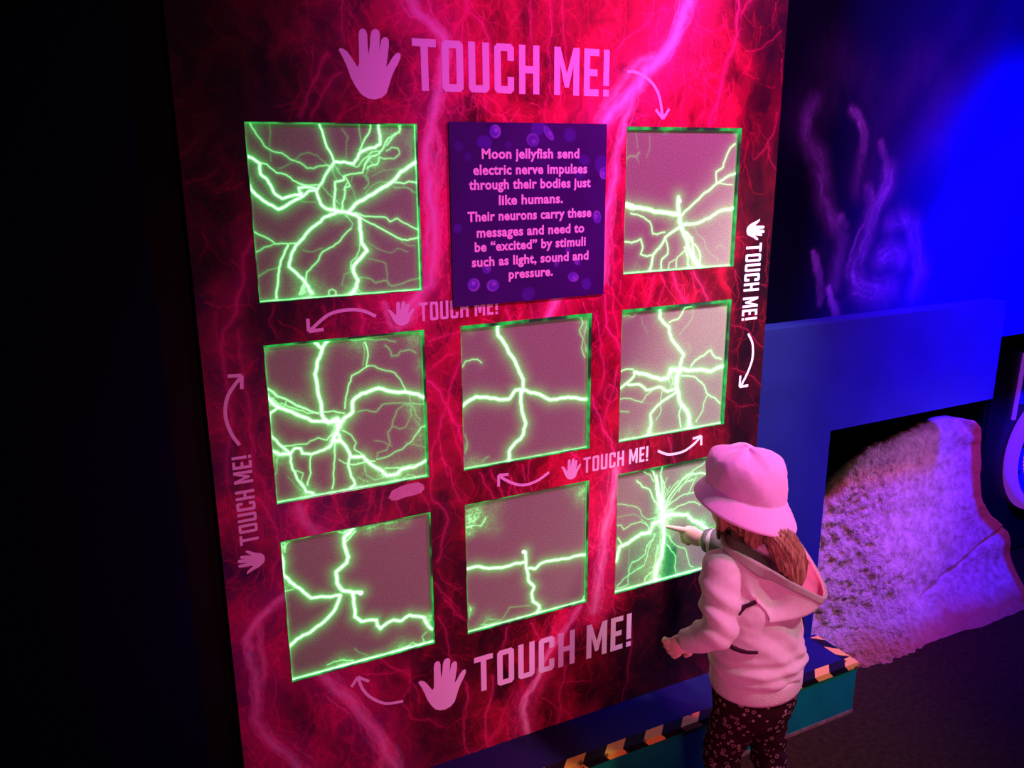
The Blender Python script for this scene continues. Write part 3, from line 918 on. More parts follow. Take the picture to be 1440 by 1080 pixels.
  (1.6,1.5,'491,399 561,401 589,382 660,377 702,367 761,376 814,414'),
  (1.5,1.4,'484,263 550,191 591,162'),
  (1.4,1.3,'596,260 622,216 676,165 717,136'),
  (1.4,1.3,'647,160 729,101 814,73 862,39 888,-6'),
  (1.4,1.2,'684,302 723,235 762,168'),
  (1.4,1.2,'460,344 469,248 509,195'),
  (1.2,1.1,'17,250 64,260 117,282 199,310 234,347 249,387 312,436 395,441'),
  (0.9,0.8,'14,357 94,361 187,368 243,410'),
  (1.4,1.3,'16,423 56,431 84,476 150,445 244,441 301,483'),
  (1.4,1.3,'381,574 362,620 308,657 297,730 230,764 175,770 143,819 145,869 98,895 38,943'),
  (1.2,1.1,'374,573 336,664 287,828 192,855 138,880 141,956'),
  (1.2,1.2,'141,956 32,961'),
  (1.4,1.3,'413,681 397,778 387,864 374,899 306,934 296,976'),
  (1.4,1.3,'498,687 552,763 598,824 589,912 606,961'),
  (1.4,1.3,'516,616 593,721 682,767 716,852 743,929 782,958'),
  (1.2,1.1,'331,551 286,455 244,422'),
  (0.8,0.7,'143,645 150,833'),
  (0.8,0.6,'697,516 891,582'),
 ], {'L': (1, 0.3), 'T': (1.4, 0.4), 'R': (1, 0.6), 'B': (2.8, 2.6)}, [(458,442,94,1.4),(432,338,79,0.6),(398,211,79,0.3),(675,153,108,0.4),(790,149,68,0.3),(338,714,175,0.4),(475,645,122,0.45),(390,928,137,0.45),(601,876,139,0.3),(205,846,107,0.25),(833,595,84,0.3),(874,553,127,0.15),]),
}
from mathutils.geometry import tessellate_polygon
# ------------------------------------------------------------------ touch panel: printed board
def uv2w(u, v, y=0.0):
    return (u / 1000 * PANE, y, TOP - v / 1000 * PANE)


panel = thing('touch_panel', 'tall dark red wall panel printed with pink lightning around glowing green plates', 'exhibit panel', (0, 0, 0))
gi = np.arange(-53, 587)
gj = np.arange(-196, 685)
gu = gi / 152 * 1000.0
gv = gj / 152 * 1000.0
GU, GV = np.meshgrid(gu, gv)
# soft background tone of the print, from scattered samples
num = np.zeros(GU.shape)
den = np.zeros(GU.shape)
for fu, fv, lv in FIELD:
    d2 = (GU - fu) ** 2 + (GV - fv) ** 2 + 30.0 ** 2
    w = 1.0 / d2 ** 1.75
    num += w * (lv * 0.42 if fu > 3520 else lv)
    den += w
field = num / den
warp = fbm(GU / 300, GV / 300, 40) - 0.5
warp2 = fbm(GU / 300 + 9, GV / 300 + 3, 50) - 0.5
cloud = fbm((GU + 420 * warp) / 150, (GV + 420 * warp2) / 330, 60, 5)
veins = np.zeros(GU.shape)
for k, (sc_, pw_) in enumerate(((230, 9), (120, 8), (70, 7))):
    n = fbm((GU + 500 * warp) / sc_, (GV + 300 * warp2) / (sc_ * 2.2), 70 + 7 * k, 3)
    veins = np.maximum(veins, (1 - np.abs(2 * n - 1)) ** (pw_ * 5) * (0.9 - 0.16 * k))
core = np.zeros(GU.shape)
halo = np.zeros(GU.shape)
broad = np.zeros(GU.shape)          # the widest discharges are printed nearly white
rng = random.Random(12)
for w, lv, h, t in STREAMS:
    path = parse(t)
    wide_ = w > 22
    s = max(w * 0.5, 3.2)
    pts = jagged(path, rng, 0.10, 3)
    if wide_:
        stroke(core, gu, gv, pts, s * 1.15, lv * 0.42, 2.6)
        stroke(broad, gu, gv, pts, s * 1.0, 0.30 * min(lv, 1.6), 2.6)
        ns = int(6 + w * 0.45)
    else:
        s = 3.0 + 0.05 * w
        stroke(core, gu, gv, pts, s, lv * 0.8, 2.6, taper=0.35)
        ns = 1
    for q in range(ns):                            # loose strands that wander along the discharge
        o1, o2 = rng.gauss(0, 0.55) * max(w, 18), rng.gauss(0, 0.55) * max(w, 18)
        n_ = len(path) - 1
        k0 = rng.randint(0, max(0, n_ - 2)) if rng.random() < 0.6 else 0
        strand = [(x + o1 + (o2 - o1) * k / max(n_, 1) + rng.gauss(0, 0.22) * w, y + rng.gauss(0, 0.2) * w) for k, (x, y) in enumerate(path)][k0:]
        stroke(core, gu, gv, jagged(strand, rng, 0.13, 3), 3.3, lv * rng.uniform(0.35, 0.8) * (0.9 if wide_ else 0.6), 2.6, taper=0.5)
        if wide_:
            stroke(broad, gu, gv, jagged(strand, rng, 0.13, 3), 4.0, 0.16 * min(lv, 1.6), 2.6)
    stroke(halo, gu, gv, pts, s * 3.0 + 12, lv * h * 0.46, 2.4)
    stroke(halo, gu, gv, pts, s * 6.0 + 30, lv * h * (0.32 if wide_ else 0.20), 2.2)
# fine threads
for q in range(2600):
    u = rng.uniform(gu[0], gu[-1])
    v = rng.uniform(-950, 4400)
    lv = field[int((v - gv[0]) / (gv[1] - gv[0])), int((u - gu[0]) / (gu[1] - gu[0]) * 0.999)]
    if rng.random() > lv * 1.2 + 0.03:
        continue
    ang = math.pi / 2 + rng.gauss(0, 0.5)
    pts = [(u, v)]
    for s in range(rng.randint(4, 12)):
        ang += rng.gauss(0, 0.33)
        st_ = rng.uniform(18, 45)
        u += math.cos(ang) * st_
        v += math.sin(ang) * st_
        pts.append((u, v))
        if rng.random() < 0.16:
            a2 = ang + rng.choice((-1, 1)) * rng.uniform(0.4, 1.0)
            br = [(u, v)]
            for _ in range(rng.randint(2, 5)):
                a2 += rng.gauss(0, 0.3)
                br.append((br[-1][0] + math.cos(a2) * 24, br[-1][1] + math.sin(a2) * 24))
            stroke(core, gu, gv, jagged(br, rng, 0.15, 1), 3.0, 0.22 + 0.38 * lv, 2.6, taper=0.7)
    stroke(core, gu, gv, jagged(pts, rng, 0.15, 2), 3.4, (0.16 + 0.5 * lv) * rng.uniform(0.4, 1.25), 2.6, taper=0.5)
tone = field * (0.06 + 2.3 * cloud ** 2.0) + halo + veins * (0.05 + 0.5 * field) * (0.3 + cloud)
tone *= 1 - 0.5 * np.clip((GU - 3480) / 90, 0, 1) * np.clip((GV - 60) / 300, 0.45, 1)      # the print is darkest down its far edge
core *= (0.65 + 0.7 * fbm(GU / 30, GV / 45, 90, 3))
# ink colours: black -> deep red -> red -> pink -> pale violet
broad *= (0.4 + 1.0 * fbm(GU / 40, GV / 70, 95, 3))
r = 0.006 + 0.85 * (1 - np.exp(-1.5 * tone ** 1.25)) + 0.75 * core
g = 0.002 + 0.010 * tone + 0.16 * np.clip(core - 0.18, 0, 9) ** 1.4 + 0.9 * broad + 0.08 * halo ** 1.4
b = 0.006 + 0.062 * tone ** 1.1 + 0.14 * (field + 0.4 * halo) * np.clip((1400 - GU) / 1500, 0, 1) + 0.30 * np.clip(core - 0.10, 0, 9) ** 1.2 + 0.9 * broad + 0.34 * halo ** 1.2
ink = np.clip(np.stack([r, g, b], -1), 0, 0.86)
keep = np.ones((len(gj) - 1, len(gi) - 1), bool)
HOLES = [(i, j) for i in range(3) for j in range(3) if (i, j) != (1, 0)]
for i, j in HOLES:
    a = i * 190 - gi[0]
    c = j * 190 - gj[0]
    keep[c:c + 152, a:a + 152] = False
me, used = grid_mesh('printed_face', GU / 1000 * PANE, np.zeros(GU.shape), TOP - GV / 1000 * PANE, keep)
color_attr(me, 'ink', ink.reshape(-1, 3)[used].astype(np.float32))
face = link('printed_face', me, attr_material('lightning_print', 'ink', 0.5, 0.15), panel)
board_mat = material('panel_board', (0.012, 0.01, 0.014), 0.6, 0.2)
bm = bmesh.new()
us = [gu[0], 0, 1000, 1250, 2250, 2500, 3500, gu[-1]]
vs_ = [gv[0], 0, 1000, 1250, 2250, 2500, 3500, gv[-1]]
for a in range(7):
    for c in range(7):
        if a % 2 == 1 and c % 2 == 1 and (a // 2, c // 2) in HOLES:
            continue
        x0, _, z1 = uv2w(us[a], vs_[c])
        x1, _, z0 = uv2w(us[a + 1], vs_[c + 1])
        bx(bm, x0, x1, 0.0006, 0.0115, z0, z1)
bmesh.ops.remove_doubles(bm, verts=bm.verts, dist=1e-5)
obj('panel_board', bm, board_mat, panel)

# lettering, hands and arrows printed in white
white_ink = material('white_print', (0.82, 0.80, 0.82), 0.5, 0.15)
ST = 0.150
def glyph(ch):
    """(width, polygons) in a box one unit high, y up"""
    s = ST
    c = 0.07
    if ch == 'T':
        w = 0.50
        return w, [[(0, 1 - s), (w, 1 - s), (w, 1), (0, 1)], [((w - s) / 2, 0), ((w + s) / 2, 0), ((w + s) / 2, 1 - s), ((w - s) / 2, 1 - s)]]
    if ch == 'O':
        w = 0.46
        return w, [[(0, c), (s, s), (s, 1 - s), (0, 1 - c)], [(w - s, s), (w, c), (w, 1 - c), (w - s, 1 - s)],
                   [(c, 0), (w - c, 0), (w, c), (w - s, s), (s, s), (0, c)], [(0, 1 - c), (s, 1 - s), (w - s, 1 - s), (w, 1 - c), (w - c, 1), (c, 1)]]
    if ch == 'U':
        w = 0.46
        return w, [[(0, c), (s, s), (s, 1), (0, 1)], [(w - s, s), (w, c), (w, 1), (w - s, 1)], [(c, 0), (w - c, 0), (w, c), (w - s, s), (s, s), (0, c)]]
    if ch == 'C':
        w = 0.45
        return w, [[(0, c), (s, s), (s, 1 - s), (0, 1 - c)], [(c, 0), (w - c, 0), (w, c), (w - s, s), (s, s), (0, c)],
                   [(0, 1 - c), (s, 1 - s), (w - s, 1 - s), (w, 1 - c), (w - c, 1), (c, 1)],
                   [(w - s, s), (w, c), (w, 0.34), (w - s, 0.34)], [(w - s, 0.66), (w, 0.66), (w, 1 - c), (w - s, 1 - s)]]
    if ch == 'H':
        w = 0.48
        return w, [[(0, 0), (s, 0), (s, 1), (0, 1)], [(w - s, 0), (w, 0), (w, 1), (w - s, 1)], [(s, 0.5 - s / 2), (w - s, 0.5 - s / 2), (w - s, 0.5 + s / 2), (s, 0.5 + s / 2)]]
    if ch == 'M':
        w = 0.62
        h = w / 2
        return w, [[(0, 0), (s, 0), (s, 1), (0, 1)], [(w - s, 0), (w, 0), (w, 1), (w - s, 1)],
                   [(s, 1), (s, 0.62), (h - 0.05, 0.16), (h, 0.16), (h, 0.46)], [(w - s, 1), (h, 0.46), (h, 0.16), (h + 0.05, 0.16), (w - s, 0.62)]]
    if ch == 'E':
        w = 0.38
        return w, [[(0, 0), (s, 0), (s, 1), (0, 1)], [(s, 0), (w, 0), (w, s), (s, s)], [(s, 1 - s), (w, 1 - s), (w, 1), (s, 1)],
                   [(s, 0.5 - s / 2), (w - 0.04, 0.5 - s / 2), (w - 0.04, 0.5 + s / 2), (s, 0.5 + s / 2)]]
    if ch == '!':
        w = 0.15
        return w, [[(0, 0), (w, 0), (w, 0.15), (0, 0.15)], [(0, 0.23), (w, 0.23), (w, 1), (0, 1)]]
    return 0.24, []


def layout(text, gap=0.115):
    x = 0
    out = []
    for ch in text:
        w, polys = glyph(ch)
        if polys:
            out += [[(x + a, b_) for a, b_ in q] for q in polys]
        x += w + (gap if ch != ' ' else 0)
    tot = x - gap
    return [[(a / tot, b_) for a, b_ in q] for q in out]


HAND = [(437, 325), (447, 314), (465, 316), (490, 332), (515, 368), (550, 428), (561, 405), (564, 330), (566, 225), (574, 195), (595, 182), (614, 194), (621, 220), (621, 290), (624, 345), (632, 300), (641, 222),
        (651, 192), (676, 180), (697, 190), (703, 215), (697, 270), (694, 318), (700, 285), (709, 248), (722, 232), (742, 228), (756, 242), (757, 275), (748, 340), (733, 420), (748, 402), (775, 358), (798, 332),
        (816, 323), (831, 336), (827, 362), (808, 402), (785, 440), (765, 485), (748, 535), (728, 590), (695, 620), (650, 633), (605, 627), (565, 602), (535, 560), (505, 500), (484, 430), (460, 370)]
HAND = [((x - 437) / 395, 1 - (y - 180) / 453) for x, y in HAND]


def flat(name, polys, frame, y=-0.0004, mat=white_ink, parent=panel):
    """polygons in a unit box; frame(a, b) -> (u, v)"""
    bm = bmesh.new()
    for k_, q in enumerate(polys):
        vv = []
        yk = y - (0.00004 * (k_ % 7) if name == 'arrow' else 0)
        for a, b_ in q:
            u, v = frame(a, b_)
            vv.append(bm.verts.new(uv2w(u, v, yk)))
        if len(vv) <= 4:
            bm.faces.new(vv)
        else:
            for tri in tessellate_polygon([[Vector((a, b_, 0)) for a, b_ in q]]):
                bm.faces.new([vv[k] for k in tri])
    for f in bm.faces:
        f.normal_update()
        if f.normal.y > 0:
            f.normal_flip()
    me = bpy.data.meshes.new(name)
    bm.to_mesh(me)
    bm.free()
    return link(name, me, mat, parent)


def frame_h(u0, u1, v0, v1):                 # upright
    return lambda a, b_: (u0 + (u1 - u0) * a, v1 + (v0 - v1) * b_)
def frame_cw(u0, u1, v0, v1):                # reads downwards, tops to the right
    return lambda a, b_: (u0 + (u1 - u0) * b_, v0 + (v1 - v0) * a)
def frame_ccw(u0, u1, v0, v1):               # reads upwards, tops to the left
    return lambda a, b_: (u1 + (u0 - u1) * b_, v1 + (v0 - v1) * a)


L = layout('TOUCH ME!')
for fr_ in (frame_h(985, 2349, -476, -187), frame_h(968, 1519, 1076, 1195), frame_h(2196, 2771, 2315, 2435), frame_h(1293, 2668, 3703, 3998),
            frame_cw(3608, 3762, 836, 1428), frame_ccw(-238, -126, 1902, 2474)):
    flat('lettering', L, fr_)
for fr_ in (frame_h(548, 915, -514, -131), frame_h(763, 940, 1057, 1210), frame_h(2010, 2177, 2304, 2464), frame_h(862, 1230, 3640, 4055),
            frame_cw(3600, 3778, 655, 815), frame_ccw(-263, -100, 2510, 2668)):
    flat('hand_symbol', [HAND], fr_)

ARROWS = ['2489,-347 2563,-345 2675,-295 2749,-211 2791,-64|2729,-114 2792,-54 2842,-120',
          '687,1137 606,1095 505,1082 391,1103 273,1191|269,1114 269,1191 359,1187',
          '-185,1833 -226,1752 -248,1644 -231,1543 -189,1475 -136,1418|-215,1408 -136,1413 -143,1494',
          '1910,2376 1812,2423 1709,2436 1613,2403 1509,2331|1586,2334 1509,2326 1508,2410',
          '2861,2370 2963,2416 3099,2416 3200,2373 3273,2314|3190,2325 3273,2314 3278,2392',
          '3684,1536 3735,1623 3745,1736 3710,1842 3640,1962|3632,1868 3632,1961 3720,1960',
          '746,3884 617,3859 519,3782 463,3696 434,3593|386,3655 434,3593 510,3650']


def catmull(pts, n=6):
    P = [pts[0]] + pts + [pts[-1]]
    out = []
    for k in range(len(pts) - 1):
        p0, p1, p2, p3 = P[k:k + 4]
        for s in range(n):
            t = s / n
            out.append(tuple(0.5 * (2 * p1[i] + (p2[i] - p0[i]) * t + (2 * p0[i] - 5 * p1[i] + 4 * p2[i] - p3[i]) * t * t
                                    + (3 * p1[i] - p0[i] - 3 * p2[i] + p3[i]) * t ** 3) for i in range(len(p1))))
    out.append(tuple(pts[-1]))
    return out


def ribbon(pts, w):
    q = []
    nrm = []
    for k in range(len(pts)):
        a = pts[max(0, k - 1)]
        b_ = pts[min(len(pts) - 1, k + 1)]
        dx, dy = b_[0] - a[0], b_[1] - a[1]
        l_ = math.hypot(dx, dy) + 1e-9
        nrm.append((-dy / l_, dx / l_))
    for k in range(len(pts) - 1):
        (x0, y0), (x1, y1) = pts[k], pts[k + 1]
        n0, n1 = nrm[k], nrm[k + 1]
        q.append([(x0 + n0[0] * w, y0 + n0[1] * w), (x1 + n1[0] * w, y1 + n1[1] * w), (x1 - n1[0] * w, y1 - n1[1] * w), (x0 - n0[0] * w, y0 - n0[1] * w)])
    return q


ident = lambda a, b_: (a, b_)
for t in ARROWS:
    c_, h_ = t.split('|')
    hp = parse(h_)
    polys = ribbon(catmull(parse(c_)), 10.5) + ribbon([hp[0], hp[1]], 10.5) + ribbon([hp[1], hp[2]], 10.5)
    flat('arrow', polys, ident)
patch_mat = material('pink_patch', (0.62, 0.50, 0.48), 0.6, 0.1, 0.12, 60)
pt = parse('710,2341 736,2296 796,2277 855,2268 920,2270 954,2292 963,2324 937,2349 876,2358 826,2358 777,2369 733,2365')
flat('oval_patch', [pt], ident, -0.0005, patch_mat)

# ------------------------------------------------------------------ eight plasma plates
plate_mat = bpy.data.materials.new('phosphor_painted_glow')
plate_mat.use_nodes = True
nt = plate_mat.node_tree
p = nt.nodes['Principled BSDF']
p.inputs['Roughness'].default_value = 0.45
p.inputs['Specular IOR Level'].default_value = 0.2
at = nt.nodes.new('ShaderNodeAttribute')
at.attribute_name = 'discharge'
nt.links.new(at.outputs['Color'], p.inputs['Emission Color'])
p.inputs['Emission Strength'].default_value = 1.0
gr = nt.nodes.new('ShaderNodeTexNoise')
gr.inputs['Scale'].default_value = 420
gr.inputs['Detail'].default_value = 2
tcn = nt.nodes.new('ShaderNodeTexCoord')
nt.links.new(tcn.outputs['Object'], gr.inputs['Vector'])
cr = nt.nodes.new('ShaderNodeValToRGB')
cr.color_ramp.elements[0].position = 0.3
cr.color_ramp.elements[0].color = (0.13, 0.15, 0.11, 1)
cr.color_ramp.elements[1].position = 0.7
cr.color_ramp.elements[1].color = (0.36, 0.37, 0.27, 1)
nt.links.new(gr.outputs['Fac'], cr.inputs[0])
nt.links.new(cr.outputs[0], p.inputs['Base Color'])
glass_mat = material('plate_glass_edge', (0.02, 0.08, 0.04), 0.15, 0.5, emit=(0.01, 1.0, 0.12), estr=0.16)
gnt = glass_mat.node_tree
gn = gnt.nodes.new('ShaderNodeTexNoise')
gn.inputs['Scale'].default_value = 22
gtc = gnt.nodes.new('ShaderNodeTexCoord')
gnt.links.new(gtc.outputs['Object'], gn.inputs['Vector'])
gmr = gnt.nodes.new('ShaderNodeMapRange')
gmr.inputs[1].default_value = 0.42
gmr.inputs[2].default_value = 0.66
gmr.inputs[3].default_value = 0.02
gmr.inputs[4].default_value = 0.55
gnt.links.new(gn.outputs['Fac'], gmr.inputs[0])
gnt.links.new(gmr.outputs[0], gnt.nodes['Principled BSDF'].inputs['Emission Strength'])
elec_mat = material('electrode_tip', (0.7, 0.7, 0.8), 0.3, 0.5, emit=(0.75, 0.8, 1.0), estr=1.0)
PLATES = {
    '00': 'green plasma plate in the top row nearest the dark wall, dense branching arcs',
    '20': 'green plasma plate in the top row beside the purple sign, upright rod and arcs below',
    '01': 'green plasma plate in the middle row, first from the dark wall, many looping arcs',
    '11': 'green plasma plate at the centre of the panel with a plain cross of arcs',
    '21': 'green plasma plate in the middle row next to the blue half wall, arcs fanning down',
    '02': 'green plasma plate in the bottom row nearest the dark wall, few thick bent arcs',
    '12': 'green plasma plate in the bottom row, middle, arcs in a plain upside-down T',
    '22': 'green plasma plate in the bottom row being touched by the child in pink',
}
RIMS = {'11': (0.0075, 0.0050), '20': (0.0065, 0.0055), '21': (0.0075, 0.0060), '01': (0.0040, 0.0035), '22': (0.0030, 0.0022), '12': (0.0022, 0.0032)}   # how much of the glass edge shows at top and side
NP = 256
pu = np.linspace(0, 1000, NP)
PU, PV = np.meshgrid(pu, pu)
for key, (arcs, edges, blobs) in ARCS.items():
    i, j = int(key[0]), int(key[1])
    rng = random.Random(100 + 10 * i + j)
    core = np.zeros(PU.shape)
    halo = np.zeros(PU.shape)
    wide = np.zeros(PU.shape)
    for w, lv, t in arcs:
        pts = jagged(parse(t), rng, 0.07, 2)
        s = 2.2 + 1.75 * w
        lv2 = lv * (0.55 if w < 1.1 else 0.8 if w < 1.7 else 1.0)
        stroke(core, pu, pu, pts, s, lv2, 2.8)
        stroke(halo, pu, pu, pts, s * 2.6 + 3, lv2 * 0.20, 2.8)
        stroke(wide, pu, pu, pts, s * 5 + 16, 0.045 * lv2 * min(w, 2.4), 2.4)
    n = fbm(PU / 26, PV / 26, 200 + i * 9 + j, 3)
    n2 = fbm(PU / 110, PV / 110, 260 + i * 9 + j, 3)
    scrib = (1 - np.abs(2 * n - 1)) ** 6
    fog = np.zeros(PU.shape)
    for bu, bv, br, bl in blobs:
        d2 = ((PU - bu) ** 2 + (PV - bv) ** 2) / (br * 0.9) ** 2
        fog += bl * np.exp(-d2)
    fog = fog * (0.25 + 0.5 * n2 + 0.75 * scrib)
    E = core + halo + wide + 1.35 * fog  # halo, wide and fog paint the green glow round the arcs into the emission
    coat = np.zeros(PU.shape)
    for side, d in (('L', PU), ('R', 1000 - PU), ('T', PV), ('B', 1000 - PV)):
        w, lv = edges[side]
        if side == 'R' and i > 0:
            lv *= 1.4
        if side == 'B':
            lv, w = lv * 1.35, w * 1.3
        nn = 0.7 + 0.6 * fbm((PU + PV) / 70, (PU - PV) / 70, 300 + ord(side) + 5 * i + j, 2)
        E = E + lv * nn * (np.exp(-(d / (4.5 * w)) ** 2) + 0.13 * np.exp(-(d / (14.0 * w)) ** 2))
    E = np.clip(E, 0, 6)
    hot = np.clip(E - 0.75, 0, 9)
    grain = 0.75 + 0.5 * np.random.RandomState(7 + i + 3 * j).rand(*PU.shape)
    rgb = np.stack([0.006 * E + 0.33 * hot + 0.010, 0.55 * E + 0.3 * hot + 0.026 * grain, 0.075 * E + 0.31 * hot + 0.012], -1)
    x0, _, z0 = uv2w(i * 1250, j * 1250)
    root = thing('plasma_plate', PLATES[key], 'plasma plate', (x0 + PANE / 2, 0.007, z0 - PANE), 0, 'green plasma plates in the panel')
    me, used = grid_mesh('phosphor_glow_face', (PU / 1000 - 0.5) * PANE, np.zeros(PU.shape), (1 - PV / 1000) * PANE)
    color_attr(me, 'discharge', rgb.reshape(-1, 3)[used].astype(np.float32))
    link('phosphor_glow_face', me, plate_mat, root)
    h = PANE / 2
    box('backing', -h + 0.001, h - 0.001, 0.0006, 0.012, 0.001, PANE - 0.001, board_mat, root)
    bm = bmesh.new()
    tt, tr = RIMS.get(key, (0.0022, 0.0022))
    t_ = 0.0014
    bx(bm, -h + 0.0002, -h + t_, -0.0064, 0.0004, 0.0002, PANE - 0.0002)
    bx(bm, h - tr, h - 0.0002, -0.0064, 0.0004, 0.0002, PANE - 0.0002)
    bx(bm, -h + t_, h - tr, -0.0064, 0.0004, 0.0002, t_)
    bx(bm, -h + t_, h - tr, -0.0064, 0.0004, PANE - tt, PANE - 0.0002)
    obj('glass_rim', bm, glass_mat, root)
    tip = {'02': (494, 488), '12': (462, 464), '20': (482, 506)}.get(key)
    if tip:
        bm = bmesh.new()
        bmesh.ops.create_uvsphere(bm, u_segments=16, v_segments=8, radius=0.0055)
        for v in bm.verts:
            v.co = Vector(((tip[0] / 1000 - 0.5) * PANE + v.co.x, v.co.y * 0.4 - 0.0006, (1 - tip[1] / 1000) * PANE + v.co.z))
        obj('electrode', bm, elec_mat, root, True)

# ------------------------------------------------------------------ purple sign board
su0, su1, sv0, sv1 = 1198, 2331, -14, 1121
sign = thing('information_sign', 'purple jellyfish information sign with pink text over the panel centre', 'sign', uv2w((su0 + su1) / 2, sv1, 0))
sw, sh = (su1 - su0) / 1000 * PANE, (sv1 - sv0) / 1000 * PANE
box('sign_board', -sw / 2, sw / 2, -0.0045, -0.0003, 0, sh, material('sign_edge', (0.03, 0.01, 0.08), 0.5, 0.3), sign)
a_ = np.linspace(su0, su1, 190)
b_ = np.linspace(sv0, sv1, 190)
AU, BV = np.meshgrid(a_, b_)
JEL = [(1509, 40, 42, 44, 1.0), (1889, 46, 60, 26, .8), (1775, 91, 45, 50, .6), (2298, 249, 60, 70, .35), (2318, 300, 40, 45, .8), (2266, 590, 48, 34, .8), (1343, 986, 46, 46, 1.0), (1480, 1000, 48, 42, .85),
       (1436, 890, 34, 30, .7), (2085, 985, 34, 46, .9), (2115, 880, 24, 30, .7), (1955, 885, 18, 30, .5), (2040, 800, 20, 22, .5), (1811, 16, 60, 50, .4), (1435, 105, 55, 45, .45), (2048, 58, 50, 48, .35), (2158, 216, 36, 50, .3),
       (1740, 1075, 55, 50, .35), (1240, 625, 30, 34, .35), (2190, 1040, 45, 40, .45), (1260, 130, 30, 35, .2), (1320, 190, 26, 30, .25), (2130, 300, 40, 40, .25), (1600, 120, 25, 28, .2)]
jel = np.zeros(AU.shape)
jb = np.zeros(AU.shape)
for k, (ju, jv, ra, rb, lv) in enumerate(JEL):
    th = k * 0.9
    dx = (AU - ju) * math.cos(th) + (BV - jv) * math.sin(th)
    dy = -(AU - ju) * math.sin(th) + (BV - jv) * math.cos(th)
    rr = np.sqrt((dx / ra) ** 2 + (dy / rb) ** 2)
    body = np.clip((1.0 - rr) / 0.18, 0, 1)
    ring = np.exp(-((rr - 0.82) / 0.14) ** 2)
    ring = ring * (0.55 + 0.45 * np.cos(np.arctan2(dy, dx) - 1.3 * k))
    gut = np.exp(-((dx / ra - 0.15) ** 2 + (dy / rb + 0.2) ** 2) / 0.10) * (0.5 + 0.7 * fbm(AU / 16, BV / 16, 410 + k, 2))
    jb = np.maximum(jb, body * lv)
    if lv > 0.45:
        jel = np.maximum(jel, lv * (0.55 * ring + 0.6 * gut) * body)
base = 0.6 + 0.5 * fbm(AU / 300, BV / 300, 400)
art = np.stack([0.045 * base + 0.06 * jb + 0.42 * jel, 0.008 * base + 0.03 * jb + 0.26 * jel, 0.16 * base + 0.42 * jb + 0.40 * jel], -1)
me, used = grid_mesh('sign_face', (AU - (su0 + su1) / 2) / 1000 * PANE, np.full(AU.shape, -0.0047), (sv1 - BV) / 1000 * PANE)
color_attr(me, 'print', art.reshape(-1, 3)[used].astype(np.float32))
link('sign_face', me, attr_material('sign_print', 'print', 0.45, 0.2), sign)
LINES = [('Moon jellyfish send', 1414, 2120, 178), ('electric nerve impulses', 1354, 2182, 275), ('through their bodies just', 1323, 2211, 365), ('like humans.', 1528, 1998, 463), ('Their neurons carry these', 1309, 2220, 561),
         ('messages and need to', 1370, 2166, 662), ('be \u201cexcited\u201d by stimuli', 1354, 2179, 752), ('such as light, sound and', 1332, 2203, 847), ('pressure.', 1594, 1925, 939)]
txt_mat = material('sign_text', (0.88, 0.88, 0.88), 0.5, 0.15)


def text_mesh(s):
    cu = bpy.data.curves.new('line', 'FONT')
    cu.body = s
    cu.size = 1.0
    cu.offset = 0.034
    cu.resolution_u = 3
    cu.space_character = 1.06
    o = bpy.data.objects.new('line', cu)
    COL.objects.link(o)
    dg = bpy.context.evaluated_depsgraph_get()
    me_ = bpy.data.meshes.new_from_object(o.evaluated_get(dg))
    bpy.data.objects.remove(o)
    bpy.data.curves.remove(cu)
    return me_


for s, u0, u1, vc in LINES:
    me = text_mesh(s)
    n_ = len(me.vertices)
    co = np.empty(n_ * 3, np.float32)
    me.vertices.foreach_get('co', co)
    co = co.reshape(-1, 3)
    xmin, xmax = co[:, 0].min(), co[:, 0].max()
    zs = 0.0280                    # capital height is about 0.7 of the font size
    X_ = ((u0 + (co[:, 0] - xmin) / (xmax - xmin) * (u1 - u0)) - (su0 + su1) / 2) / 1000 * PANE
    Z_ = (sv1 - vc) / 1000 * PANE + (co[:, 1] - 0.29) * zs
    me.vertices.foreach_set('co', np.stack([X_, np.full(n_, -0.0051), Z_], -1).astype(np.float32).ravel())
    me.update()
    o = link('lettering', me, txt_mat, sign)

ELBOW_SHADE = [(-0.0859, -0.041, 0.6591), (-0.1087, -0.0228, 0.6477), (-0.1229, 0.0009, 0.6271), (-0.1239, 0.0211, 0.6008), (-0.122, 0.0263, 0.5726), (-0.123, 0.0109, 0.5549), (-0.1208, -0.0146, 0.5464), (-0.1094, -0.0403, 0.5433), (-0.0943, -0.0592, 0.546)]
STRAP_HIP = [(0.1, -0.045, 0.565), (0.122, -0.038, 0.52), (0.132, -0.03, 0.47), (0.132, -0.022, 0.42), (0.126, -0.018, 0.375), (0.12, -0.02, 0.345)]
PONY = [(-0.058, -0.035, 0.815), (-0.043, -0.055, 0.802), (-0.018, -0.065, 0.767), (-0.01, -0.075, 0.734), (-0.008, -0.08, 0.701), (-0.015, -0.08, 0.674)]
